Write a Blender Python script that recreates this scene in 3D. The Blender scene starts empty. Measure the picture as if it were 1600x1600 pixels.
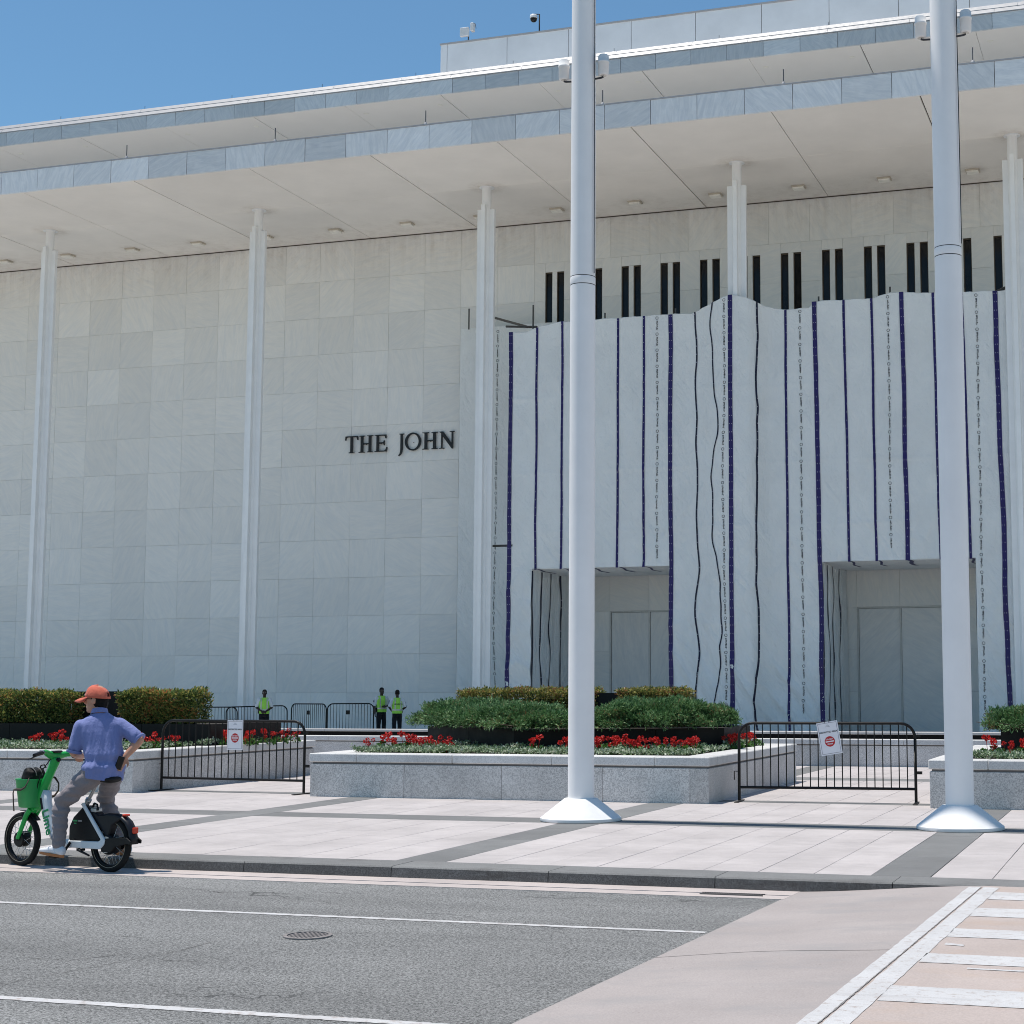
import bpy, bmesh, math, random
from mathutils import Vector, Matrix, noise as mnoise
random.seed(7)
scene = bpy.context.scene
COL = scene.collection

# ------------------------------------------------------------------ camera
cam_data = bpy.data.cameras.new('camera')
cam = bpy.data.objects.new('camera', cam_data)
COL.objects.link(cam)
scene.camera = cam
YAW, PITCH, ROLL = -0.2932, 0.1091, -0.0024
_d = Vector((math.sin(YAW)*math.cos(PITCH), math.cos(YAW)*math.cos(PITCH), math.sin(PITCH)))
_r = Vector((math.cos(YAW), -math.sin(YAW), 0))
_u = _r.cross(_d)
_r2 = math.cos(ROLL)*_r + math.sin(ROLL)*_u
_u2 = -math.sin(ROLL)*_r + math.cos(ROLL)*_u
_m = Matrix((( _r2.x, _u2.x, -_d.x), (_r2.y, _u2.y, -_d.y), (_r2.z, _u2.z, -_d.z))).to_4x4()
_m.translation = Vector((0, 0, 1.58))
cam.matrix_world = _m
cam_data.sensor_fit = 'HORIZONTAL'
cam_data.sensor_width = 36.0
cam_data.lens = 36.0*2511.5/1600.0
cam_data.shift_x = -(1048.98-800.0)/1600.0
cam_data.clip_start = 0.1
cam_data.clip_end = 3000.0

# ------------------------------------------------------------------ sky and sun
SUN_EL = math.radians(74.5)
SUN_AZ = math.radians(1.4)         # sun stands to the left (-X), a touch behind the facade line
to_sun = Vector((-math.cos(SUN_EL)*math.cos(SUN_AZ), math.cos(SUN_EL)*math.sin(SUN_AZ), math.sin(SUN_EL)))
world = bpy.data.worlds.new('World')
scene.world = world
world.use_nodes = True
wn = world.node_tree
wn.nodes.clear()
sky = wn.nodes.new('ShaderNodeTexSky')
sky.sky_type = 'NISHITA'
sky.sun_disc = False
sky.sun_elevation = SUN_EL
sky.sun_rotation = math.atan2(to_sun.x, to_sun.y)
sky.altitude = 0.0
sky.air_density = 1.0
sky.dust_density = 0.0
sky.ozone_density = 4.0
bg = wn.nodes.new('ShaderNodeBackground')
bg.inputs['Strength'].default_value = 0.093
wo = wn.nodes.new('ShaderNodeOutputWorld')
tint = wn.nodes.new('ShaderNodeMix')
tint.data_type = 'RGBA'
tint.blend_type = 'MULTIPLY'
tint.inputs[0].default_value = 1.0
tint.inputs[7].default_value = (0.82, 1.02, 1.0, 1.0)      # one even tone over the whole sky
wn.links.new(sky.outputs[0], tint.inputs[6])
wn.links.new(tint.outputs[2], bg.inputs['Color'])
wn.links.new(bg.outputs[0], wo.inputs['Surface'])
sun_data = bpy.data.lights.new('sun', 'SUN')
sun_data.energy = 3.65
sun_data.angle = math.radians(0.53)
sun_data.color = (1.0, 0.945, 0.87)
sun = bpy.data.objects.new('sun', sun_data)
COL.objects.link(sun)
sun.rotation_euler = (-to_sun).to_track_quat('-Z', 'Y').to_euler()
sun.location = (-20, 10, 60)

scene.render.engine = 'CYCLES'
scene.cycles.use_denoising = True
scene.cycles.pixel_filter_type = 'BLACKMAN_HARRIS'
scene.cycles.filter_width = 1.0
scene.cycles.max_bounces = 8
scene.cycles.diffuse_bounces = 5
scene.cycles.sample_clamp_indirect = 6.0
scene.view_settings.view_transform = 'Standard'
scene.view_settings.look = 'None'
scene.view_settings.gamma = 1.0
scene.view_settings.use_curve_mapping = False
scene.view_settings.exposure = 0.40

# ------------------------------------------------------------------ material helpers
MATS = {}
class NT:
    def __init__(self, name):
        self.m = bpy.data.materials.new(name)
        self.m.use_nodes = True
        self.t = self.m.node_tree
        self.b = self.t.nodes['Principled BSDF']
    def n(self, typ, **kw):
        nd = self.t.nodes.new(typ)
        for k, v in kw.items():
            setattr(nd, k, v)
        return nd
    def l(self, a, b):
        self.t.links.new(a, b)
    def val(self, sock, v):
        sock.default_value = v
    def pos(self):
        return self.n('ShaderNodeNewGeometry').outputs['Position']
    def noise(self, vec, scale, detail=4.0, rough=0.55, dist=0.0):
        nd = self.n('ShaderNodeTexNoise')
        if vec is not None: self.l(vec, nd.inputs['Vector'])
        nd.inputs['Scale'].default_value = scale
        nd.inputs['Detail'].default_value = detail
        nd.inputs['Roughness'].default_value = rough
        nd.inputs['Distortion'].default_value = dist
        return nd.outputs['Fac']
    def ramp(self, fac, p0, p1, v0=0.0, v1=1.0):
        nd = self.n('ShaderNodeMapRange')
        nd.clamp = True
        self.l(fac, nd.inputs['Value'])
        nd.inputs['From Min'].default_value = p0
        nd.inputs['From Max'].default_value = p1
        nd.inputs['To Min'].default_value = v0
        nd.inputs['To Max'].default_value = v1
        return nd.outputs['Result']
    def math(self, op, a, b=None):
        nd = self.n('ShaderNodeMath', operation=op)
        for i, x in enumerate((a, b)):
            if x is None: continue
            if isinstance(x, (int, float)): nd.inputs[i].default_value = x
            else: self.l(x, nd.inputs[i])
        return nd.outputs[0]
    def mix(self, fac, a, b, blend='MIX'):
        nd = self.n('ShaderNodeMix', data_type='RGBA', blend_type=blend)
        fi, ai, bi = nd.inputs[0], nd.inputs[6], nd.inputs[7]
        if isinstance(fac, (int, float)): fi.default_value = fac
        else: self.l(fac, fi)
        for s, c in ((ai, a), (bi, b)):
            if isinstance(c, tuple): s.default_value = (*c[:3], 1.0)
            else: self.l(c, s)
        return nd.outputs[2]
    def scale_col(self, col, fac):
        """colour times a scalar socket"""
        nd = self.n('ShaderNodeVectorMath', operation='SCALE')
        if isinstance(col, tuple): nd.inputs[0].default_value = col[:3]
        else: self.l(col, nd.inputs[0])
        if isinstance(fac, (int, float)): nd.inputs['Scale'].default_value = fac
        else: self.l(fac, nd.inputs['Scale'])
        return nd.outputs[0]
    def vscale(self, vec, s):
        nd = self.n('ShaderNodeVectorMath', operation='MULTIPLY')
        self.l(vec, nd.inputs[0]); nd.inputs[1].default_value = s
        return nd.outputs[0]
    def rnd(self):
        return self.n('ShaderNodeObjectInfo').outputs['Random']
    def island(self):
        return self.n('ShaderNodeNewGeometry').outputs['Random Per Island']
    def bump(self, h, strength=0.3, dist=0.01):
        nd = self.n('ShaderNodeBump')
        nd.inputs['Strength'].default_value = strength
        nd.inputs['Distance'].default_value = dist
        self.l(h, nd.inputs['Height'])
        self.l(nd.outputs[0], self.b.inputs['Normal'])
    def out(self, col, rough=0.6, metal=0.0, spec=0.5):
        if isinstance(col, tuple): self.b.inputs['Base Color'].default_value = (*col[:3], 1)
        else: self.l(col, self.b.inputs['Base Color'])
        if isinstance(rough, (int, float)): self.b.inputs['Roughness'].default_value = rough
        else: self.l(rough, self.b.inputs['Roughness'])
        self.b.inputs['Metallic'].default_value = metal
        self.b.inputs['Specular IOR Level'].default_value = spec
        return self.m

def plain(name, col, rough=0.6, metal=0.0, spec=0.4, var=0.12, scale=6.0, bump=0.0, bscale=60.0):
    """a painted / moulded surface: colour with faint uneven wear"""
    if name in MATS: return MATS[name]
    t = NT(name)
    p = t.pos()
    f = t.ramp(t.noise(p, scale, 5.0, 0.6), 0.3, 0.7, 1.0-var, 1.0+var*0.6)
    c = t.scale_col(col, f)
    r = t.ramp(t.noise(p, scale*2.3, 3.0), 0.3, 0.7, max(rough-0.07, 0.02), min(rough+0.07, 1.0))
    if bump > 0: t.bump(t.noise(p, bscale, 3.0), bump, 0.004)
    MATS[name] = t.out(c, r, metal, spec)
    return MATS[name]

def marble(name, base, rand=0.16, vein=0.16, stain=None, rough=0.55):
    t = NT(name)
    p = t.pos()
    rn = t.rnd()
    rot = t.n('ShaderNodeVectorRotate', rotation_type='AXIS_ANGLE')
    t.l(p, rot.inputs['Vector'])
    rot.inputs['Axis'].default_value = (0, 1, 0)
    t.l(t.math('MULTIPLY', rn, 17.0), rot.inputs['Angle'])
    off = t.n('ShaderNodeVectorMath', operation='ADD')
    t.l(rot.outputs[0], off.inputs[0])
    cmb = t.n('ShaderNodeCombineXYZ')
    t.l(t.math('MULTIPLY', rn, 91.0), cmb.inputs[0]); t.l(t.math('MULTIPLY', rn, 53.0), cmb.inputs[2])
    t.l(cmb.outputs[0], off.inputs[1])
    st = t.vscale(off.outputs[0], (0.9, 1.0, 5.0))
    v1 = t.ramp(t.noise(st, 1.6, 6.0, 0.62, 0.7), 0.38, 0.68)
    v2 = t.ramp(t.noise(off.outputs[0], 2.6, 6.0, 0.65, 0.4), 0.35, 0.7)
    tone = t.ramp(rn, 0, 1, 1.0-rand, 1.0+rand*0.45)
    c = t.mix(v1, base, tuple(x*(1-vein)*k for x, k in zip(base, (0.97, 1.0, 1.04))))
    c = t.mix(t.math('MULTIPLY', v2, 0.35), c, tuple(x*(1-vein*1.4) for x in base))
    c = t.scale_col(c, tone)
    warm = t.math('FRACT', t.math('MULTIPLY', rn, 7.31))
    c = t.mix(t.math('MULTIPLY', warm, 0.04), c, (0.62, 0.55, 0.43))
    if stain:
        z0, z1 = stain
        sep = t.n('ShaderNodeSeparateXYZ'); t.l(p, sep.inputs[0])
        near = t.ramp(sep.outputs['Z'], z0, z1)
        streak = t.ramp(t.noise(t.vscale(p, (5.0, 5.0, 0.35)), 1.0, 5.0, 0.6), 0.40, 0.75)
        blot = t.ramp(t.noise(p, 3.2, 7.0, 0.75), 0.50, 0.70)
        f = t.math('MULTIPLY', near, t.math('MULTIPLY', t.math('ADD', streak, blot), 0.22))
        c = t.mix(f, c, (0.27, 0.20, 0.13))
    t.bump(t.noise(p, 14.0, 5.0), 0.08, 0.01)
    MATS[name] = t.out(c, rough, 0.0, 0.35)
    return MATS[name]

def granite(name, base, dark, light=None, fine=150.0, amt=0.55, rand=0.10, rough=0.7, bump=0.15, stain=None):
    """speckled stone with soft stains"""
    t = NT(name)
    p = t.pos()
    sp = t.ramp(t.noise(p, fine, 2.0, 0.6), 0.44, 0.60)
    sp2 = t.ramp(t.noise(p, fine*0.35, 3.0, 0.6), 0.50, 0.72)
    c = t.mix(t.math('MULTIPLY', sp, amt), base, dark)
    c = t.mix(t.math('MULTIPLY', sp2, amt*0.5), c, light or tuple(min(1, x*1.25) for x in base))
    big = t.ramp(t.noise(p, 1.1, 6.0, 0.62), 0.3, 0.72, 0.86, 1.10)
    mid = t.ramp(t.noise(p, 6.0, 5.0, 0.65), 0.35, 0.7, 0.95, 1.05)
    tone = t.ramp(t.rnd(), 0, 1, 1.0-rand, 1.0+rand*0.7)
    c = t.scale_col(c, t.math('MULTIPLY', t.math('MULTIPLY', big, mid), tone))
    if stain:
        sf = t.ramp(t.noise(t.vscale(p, (1.0, 1.0, 2.2)), 1.7, 7.0, 0.7), 0.55, 0.74)
        c = t.mix(t.math('MULTIPLY', sf, stain[1]), c, stain[0])
    t.bump(t.noise(p, fine*0.8, 2.0), bump, 0.004)
    MATS[name] = t.out(c, rough, 0.0, 0.35)
    return MATS[name]

def leafmat(name, cols, rough=0.5, trans=0.25):
    t = NT(name)
    cr = t.n('ShaderNodeValToRGB')
    el = cr.color_ramp.elements
    while len(el) < len(cols): el.new(0.5)
    for i, (pos_, c) in enumerate(cols):
        el[i].position = pos_; el[i].color = (*c, 1)
    p = t.pos()
    patch = t.ramp(t.noise(p, 2.6, 4.0, 0.6), 0.3, 0.72, -0.28, 0.28)
    t.l(t.math('ADD', t.island(), patch), cr.inputs[0])
    c = cr.outputs[0]
    t.l(c, t.b.inputs['Base Color'])
    t.b.inputs['Roughness'].default_value = rough
    t.b.inputs['Specular IOR Level'].default_value = 0.35
    tr = t.n('ShaderNodeBsdfTranslucent'); t.l(c, tr.inputs['Color'])
    mx = t.n('ShaderNodeMixShader'); mx.inputs[0].default_value = trans
    o = t.t.nodes['Material Output']
    t.l(t.b.outputs[0], mx.inputs[1]); t.l(tr.outputs[0], mx.inputs[2]); t.l(mx.outputs[0], o.inputs['Surface'])
    MATS[name] = t.m
    return t.m

# ------------------------------------------------------------------ mesh helpers
def mesh_obj(name, me, mat, parent=None, loc=None, rot=None):
    if mat is not None and not me.materials: me.materials.append(mat)
    o = bpy.data.objects.new(name, me)
    COL.objects.link(o)
    if loc is not None: o.location = loc
    if rot is not None: o.rotation_euler = rot
    if parent is not None: attach(o, parent)
    return o
def wmat(o):
    b = Matrix.LocRotScale(o.location, o.rotation_euler, o.scale)
    return wmat(o.parent) @ o.matrix_parent_inverse @ b if o.parent else b
def attach(o, parent):
    """parent o while it stays where it was built"""
    o.parent = parent
    o.matrix_parent_inverse = wmat(parent).inverted()
class MB:
    """collects vertices and faces for one mesh"""
    def __init__(self): self.v = []; self.f = []; self.smooth = []
    def add(self, vs, fs, smooth=False):
        n = len(self.v); self.v += [tuple(v) for v in vs]
        self.f += [tuple(i+n for i in f) for f in fs]; self.smooth += [smooth]*len(fs)
        return self
    def box(self, x0, x1, y0, y1, z0, z1):
        vs = [(x, y, z) for z in (z0, z1) for y in (y0, y1) for x in (x0, x1)]
        return self.add(vs, [(0,2,3,1),(4,5,7,6),(0,1,5,4),(2,6,7,3),(0,4,6,2),(1,3,7,5)])
    def prism(self, pts, axis, a0, a1):
        """polygon pts (2D) extruded along axis: 'x' pts=(y,z), 'y' pts=(x,z), 'z' pts=(x,y)"""
        def mk(p, a):
            return {'x': (a, p[0], p[1]), 'y': (p[0], a, p[1]), 'z': (p[0], p[1], a)}[axis]
        n = len(pts)
        vs = [mk(p, a0) for p in pts]+[mk(p, a1) for p in pts]
        fs = [tuple(range(n)), tuple(range(2*n-1, n-1, -1))]+[(i, n+i, n+(i+1) % n, (i+1) % n) for i in range(n)]
        return self.add(vs, fs)
    def tube(self, pts, r, seg=8, cap=True, smooth=True):
        """round bar along a polyline; r a number or list"""
        pts = [Vector(p) for p in pts]; n = len(pts)
        rs = r if isinstance(r, (list, tuple)) else [r]*n
        base = len(self.v); prev = None
        for i, p in enumerate(pts):
            a = pts[max(i-1, 0)]; b = pts[min(i+1, n-1)]
            d = (b-a).normalized()
            if prev is None:
                ref = Vector((0, 0, 1)) if abs(d.z) < 0.9 else Vector((1, 0, 0))
                x = d.cross(ref).normalized()
            else:
                x = (prev - d*prev.dot(d)).normalized()
            prev = x; y = d.cross(x)
            for k in range(seg):
                t = 2*math.pi*k/seg
                self.v.append(tuple(p + (x*math.cos(t)+y*math.sin(t))*rs[i]))
        for i in range(n-1):
            for k in range(seg):
                a = base+i*seg+k; b = base+i*seg+(k+1) % seg
                self.f.append((a, b, b+seg, a+seg)); self.smooth.append(smooth)
        if cap:
            self._caps(base, base+(n-1)*seg, seg)
        return self
    def _caps(self, a, b, seg):
        """end caps with vertices of their own, so the sides keep their shading"""
        for st, rev in ((a, True), (b, False)):
            n0 = len(self.v); self.v += self.v[st:st+seg]
            f = tuple(range(n0, n0+seg)); self.f.append(f[::-1] if rev else f); self.smooth.append(False)
    def lathe(self, prof, c=(0, 0, 0), seg=32, smooth=True, cap=True, axis=None):
        """profile of (r, h) turned round z (or round axis vector) at c"""
        base = len(self.v); c = Vector(c)
        q = Vector((0, 0, 1)).rotation_difference(Vector(axis)) if axis is not None else None
        for r, h in prof:
            for k in range(seg):
                t = 2*math.pi*k/seg
                v = Vector((r*math.cos(t), r*math.sin(t), h))
                if q: v = q @ v
                self.v.append(tuple(c+v))
        for i in range(len(prof)-1):
            for k in range(seg):
                a = base+i*seg+k; b = base+i*seg+(k+1) % seg
                self.f.append((a, b, b+seg, a+seg)); self.smooth.append(smooth)
        if cap:
            self._caps(base, base+(len(prof)-1)*seg, seg)
        return self
    def mesh(self, name='mesh', mat=None, bevel=0.0, fix=True):
        me = bpy.data.meshes.new(name)
        me.from_pydata(self.v, [], self.f)
        me.polygons.foreach_set('use_smooth', self.smooth)
        if fix or bevel > 0:
            bm = bmesh.new(); bm.from_mesh(me)
            bmesh.ops.recalc_face_normals(bm, faces=bm.faces)
            if bevel > 0:
                es = [e for e in bm.edges if len(e.link_faces) == 2 and e.calc_face_angle(0) > 0.5]
                bmesh.ops.bevel(bm, geom=es, offset=bevel, segments=1, affect='EDGES', profile=0.5)
            bm.to_mesh(me); bm.free()
        me.update()
        if mat is not None: me.materials.append(mat)
        return me
    def build(self, name, mat, parent=None, loc=None, rot=None, bevel=0.0, fix=True):
        return mesh_obj(name, self.mesh(name, mat, bevel, fix), None, parent, loc, rot)

def tag(o, label=None, cat=None, group=None, kind=None):
    if label: o['label'] = label
    if cat: o['category'] = cat
    if group: o['group'] = group
    if kind: o['kind'] = kind
    return o
def empty(name, loc=(0, 0, 0), rz=0.0):
    o = bpy.data.objects.new(name, None)
    o.empty_display_size = 0.3
    COL.objects.link(o); o.location = loc; o.rotation_euler = (0, 0, rz)
    return o
def copy_tree(o, parent=None):
    c = o.copy(); COL.objects.link(c)
    if parent is not None: c.parent = parent
    for ch in o.children: copy_tree(ch, c)
    return c
_boxcache = {}
def panel(name, mat, parent, x0, x1, y0, y1, z0, z1, bevel=0.006):
    """a slab with softened edges; alike slabs share one mesh"""
    key = (round(x1-x0, 3), round(y1-y0, 3), round(z1-z0, 3), mat.name, bevel)
    if key not in _boxcache:
        hx, hy, hz = (x1-x0)/2, (y1-y0)/2, (z1-z0)/2
        _boxcache[key] = MB().box(-hx, hx, -hy, hy, -hz, hz).mesh(name, mat, bevel)
    return mesh_obj(name, _boxcache[key], None, parent, ((x0+x1)/2, (y0+y1)/2, (z0+z1)/2))
# ================================================================== ground, road, pavement
M_paver = granite('pink_granite', (0.485, 0.447, 0.436), (0.34, 0.31, 0.305), (0.54, 0.52, 0.515), fine=95, amt=0.28, rand=0.045, rough=0.75, bump=0.06, stain=((0.33, 0.295, 0.28), 0.30))
M_band = granite('grey_granite', (0.20, 0.20, 0.196), (0.12, 0.12, 0.123), fine=110, amt=0.4, rand=0.12, rough=0.7, bump=0.06)
M_kerb = granite('kerb_granite', (0.215, 0.215, 0.21), (0.11, 0.11, 0.113), fine=120, amt=0.6, rand=0.10, rough=0.75, bump=0.2, stain=((0.06, 0.045, 0.04), 0.5))
M_wallgran = granite('planter_granite', (0.66, 0.64, 0.615), (0.22, 0.215, 0.215), fine=70, amt=0.6, rand=0.10, rough=0.75, bump=0.12, stain=((0.27, 0.24, 0.20), 0.35))
M_coping = granite('coping_granite', (0.66, 0.65, 0.635), (0.34, 0.34, 0.34), fine=90, amt=0.45, rand=0.07, rough=0.7, bump=0.08, stain=((0.36, 0.33, 0.29), 0.2))

def asphalt_mat():
    t = NT('worn_asphalt'); p = t.pos()
    f1 = t.noise(p, 58.0, 2.0, 0.75); f2 = t.noise(p, 120.0, 1.0, 0.6)
    g = t.math('ADD', t.math('MULTIPLY', f1, 0.6), t.math('MULTIPLY', f2, 0.4))
    c = t.mix(t.ramp(g, 0.40, 0.60), (0.060, 0.061, 0.059), (0.315, 0.315, 0.31))
    vor = t.n('ShaderNodeTexVoronoi'); vor.feature = 'F1'; vor.inputs['Scale'].default_value = 60.0
    t.l(p, vor.inputs['Vector'])
    c = t.mix(t.math('MULTIPLY', t.ramp(vor.outputs['Distance'], 0.22, 0.0), 0.5), c, (0.36, 0.355, 0.35))
    big = t.ramp(t.noise(t.vscale(p, (0.35, 1.0, 1.0)), 0.9, 6.0, 0.65), 0.3, 0.72, 0.82, 1.13)
    trk = t.ramp(t.noise(t.vscale(p, (0.10, 1.3, 1.0)), 1.0, 3.0, 0.5), 0.35, 0.7, 0.90, 1.10)
    c = t.scale_col(c, t.math('MULTIPLY', big, trk))
    # long thin cracks
    wv = t.noise(p, 1.3, 4.0, 0.6)
    ad = t.n('ShaderNodeVectorMath', operation='ADD'); t.l(p, ad.inputs[0])
    cm = t.n('ShaderNodeCombineXYZ'); t.l(t.math('MULTIPLY', wv, 1.3), cm.inputs[0]); t.l(t.math('MULTIPLY', t.noise(p, 2.1, 4.0), 0.9), cm.inputs[1])
    t.l(cm.outputs[0], ad.inputs[1])
    vc = t.n('ShaderNodeTexVoronoi'); vc.feature = 'DISTANCE_TO_EDGE'; vc.inputs['Scale'].default_value = 0.30
    t.l(t.vscale(ad.outputs[0], (0.5, 1.0, 0.0)), vc.inputs['Vector'])
    crack = t.math('MULTIPLY', t.ramp(vc.outputs['Distance'], 0.0035, 0.0012), t.ramp(t.noise(p, 0.8, 3.0), 0.48, 0.60))
    c = t.mix(t.math('MULTIPLY', crack, 0.75), c, (0.03, 0.03, 0.03))
    # darker oil spots
    oil = t.ramp(t.noise(p, 3.3, 4.0, 0.6), 0.68, 0.80)
    c = t.mix(t.math('MULTIPLY', oil, 0.3), c, (0.07, 0.07, 0.07))
    t.bump(g, 0.25, 0.006)
    MATS['asphalt'] = t.out(c, 0.85, 0.0, 0.25); return t.m
M_asph = asphalt_mat()
def concrete_mat(name, base, stain, joint=None):
    t = NT(name); p = t.pos()
    f = t.ramp(t.noise(p, 90.0, 2.0, 0.7), 0.35, 0.65, 0.90, 1.07)
    big = t.ramp(t.noise(p, 0.75, 6.0, 0.62), 0.3, 0.75, 0.86, 1.08)
    c = t.scale_col(base, t.math('MULTIPLY', f, big))
    st = t.ramp(t.noise(t.vscale(p, (1.0, 2.2, 1.0)), 1.1, 7.0, 0.68), 0.50, 0.72)
    c = t.mix(t.math('MULTIPLY', st, 0.65), c, stain)
    sp = t.ramp(t.noise(p, 24.0, 2.0, 0.5), 0.72, 0.78)
    c = t.mix(t.math('MULTIPLY', sp, 0.5), c, (0.14, 0.12, 0.11))
    t.bump(t.noise(p, 120.0, 2.0), 0.2, 0.004)
    MATS[name] = t.out(c, 0.85, 0.0, 0.3); return t.m
M_kface = granite('kerb_granite_shaded', (0.125, 0.122, 0.12), (0.035, 0.035, 0.036), (0.26, 0.26, 0.26), fine=120, amt=0.6, rand=0.12, rough=0.8, bump=0.25, stain=((0.045, 0.033, 0.027), 0.6))  # kerb granite again, with dirt and shade put into the face colour
M_ramp = concrete_mat('ramp_concrete', (0.375, 0.335, 0.32), (0.28, 0.27, 0.268))
M_table = concrete_mat('crossing_concrete', (0.44, 0.375, 0.345), (0.41, 0.31, 0.245))
M_gutter = concrete_mat('gutter_concrete', (0.50, 0.44, 0.415), (0.37, 0.325, 0.31))
M_pale = concrete_mat('pale_paving', (0.62, 0.59, 0.55), (0.46, 0.43, 0.41))
M_joint = plain('joint_mortar', (0.20, 0.185, 0.18), 0.9)
M_earth = concrete_mat('distant_ground', (0.22, 0.21, 0.19), (0.16, 0.16, 0.14))
M_black = plain('slot_black', (0.012, 0.012, 0.013), 0.7)

def paint_mat(name, wear):
    t = NT(name); p = t.pos()
    w = t.ramp(t.noise(p, 17.0, 6.0, 0.72), wear, wear+0.10)
    d = t.ramp(t.noise(p, 2.5, 5.0, 0.6), 0.35, 0.75, 0.90, 1.04)
    c = t.scale_col((0.56, 0.555, 0.555), d)
    c = t.mix(w, c, (0.40, 0.36, 0.34))
    thin = t.ramp(t.noise(t.vscale(p, (0.8, 3.0, 1.0)), 1.6, 6.0, 0.7), 0.52, 0.75)
    c = t.mix(t.math('MULTIPLY', thin, 0.5), c, (0.42, 0.385, 0.365))
    tyre = t.ramp(t.noise(t.vscale(p, (0.25, 2.5, 1.0)), 2.2, 4.0, 0.6), 0.60, 0.75)
    c = t.mix(t.math('MULTIPLY', tyre, 0.25), c, (0.22, 0.21, 0.21))
    sp = t.ramp(t.noise(p, 130.0, 2.0, 0.6), 0.35, 0.65, 0.90, 1.04)
    c = t.scale_col(c, sp)
    t.bump(t.noise(p, 80.0, 3.0), 0.2, 0.004)
    MATS[name] = t.out(c, 0.7, 0.0, 0.35); return t.m
M_lane = paint_mat('lane_paint', 0.525)
M_cross = paint_mat('crossing_paint', 0.54)

ground = MB().add([(-900, -900, -0.6), (900, -900, -0.6), (900, 900, -0.6), (-900, 900, -0.6)], [(0, 1, 2, 3)]).build('ground', M_earth, fix=False)
tag(ground, kind='structure')
RZ = -0.10
xe = lambda y: -3.18+(y-7.74)*0.0458      # asphalt edge
xc = lambda y: -1.60+(y-7.74)*0.034       # crossing edge
yA = 12.77
road = MB().add([(-120, -60, RZ), (xe(-60), -60, RZ), (xe(yA), yA, RZ), (-120, yA, RZ)], [(0, 1, 2, 3)]).build('road', M_asph, fix=False)
tag(road, kind='structure')
# gutter in two strips with a slot drain between them
gut = MB()
gx1 = lambda y: xe(y)+0.02
for y0, y1 in ((yA, 12.985), (13.015, 13.31)):
    gut.add([(-120, y0, RZ+0.004), (gx1(y0), y0, RZ+0.004), (gx1(y1), y1, RZ+0.004), (-120, y1, RZ+0.004), (-120, y0, RZ-0.12), (gx1(y0), y0, RZ-0.12), (gx1(y1), y1, RZ-0.12), (-120, y1, RZ-0.12)],
            [(0, 1, 2, 3), (0, 4, 5, 1), (2, 6, 7, 3), (1, 5, 6, 2)])
gutter = gut.build('gutter', M_gutter); tag(gutter, kind='structure')
MB().box(-120, -3.0, 12.98, 13.02, RZ-0.08, RZ-0.045).build('slot_drain', M_black, gutter)
gr = MB()
for i in range(26):
    x = -3.64+i*0.019
    gr.box(x, x+0.008, 12.90, 12.985, RZ+0.004, RZ+0.012)
gr.box(-3.66, -3.13, 12.895, 12.905, RZ+0.004, RZ+0.013).box(-3.66, -3.13, 12.98, 12.99, RZ+0.004, RZ+0.013)
drain = gr.build('drain_grate', plain('cast_iron', (0.16, 0.15, 0.145), 0.55, 0.6, var=0.3))
tag(drain, 'narrow dark drain grate set in the gutter beside the concrete ramp', 'drain grate')
# ramp up to the raised crossing
rm = MB(); NY, NX = 60, 14
ys = [-25+(13.34+25)*(j/NY) for j in range(NY+1)]
vs = []
for y in ys:
    for i in range(NX+1):
        s = i/NX
        x = xe(y)+(xc(y)-xe(y))*s
        z = RZ+0.0+( -0.006-RZ)*(s*s*(3-2*s)*0.5+s*0.5)
        vs.append((x, y, z+0.002))
rm.add(vs, [(j*(NX+1)+i, j*(NX+1)+i+1, (j+1)*(NX+1)+i+1, (j+1)*(NX+1)+i) for j in range(NY) for i in range(NX)], True)
ramp = rm.build('concrete_ramp', M_ramp, fix=False); tag(ramp, kind='structure')
sj = MB()
for i in range(NX):
    pts = []
    for s in (i/NX, (i+1)/NX):
        y = 9.84+0.10*math.sin(s*5)+0.25*s
        x = xe(y)+(xc(y)-xe(y))*s
        pts.append((x, y, RZ+(-0.006-RZ)*(s*s*(3-2*s)*0.5+s*0.5)+0.0035))
    a, b = pts
    sj.add([(a[0], a[1]-0.004, a[2]), (b[0], b[1]-0.004, b[2]), (b[0], b[1]+0.004, b[2]), (a[0], a[1]+0.004, a[2])], [(0, 1, 2, 3)])
sj.build('ramp_joint', plain('joint_dark', (0.10, 0.095, 0.09), 0.9), ramp, fix=False)
crossing = MB().add([(xc(-25), -25, -0.004), (9, -25, -0.004), (9, 13.33, -0.004), (xc(13.33), 13.33, -0.004)], [(0, 1, 2, 3)]).build('raised_crossing', M_table, fix=False)
tag(crossing, kind='structure')
road2 = MB().add([(8.99, -60, RZ), (120, -60, RZ), (120, 13.3, RZ), (8.99, 13.3, RZ)], [(0, 1, 2, 3)]).build('road', M_asph, fix=False); tag(road2, kind='structure')

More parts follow.
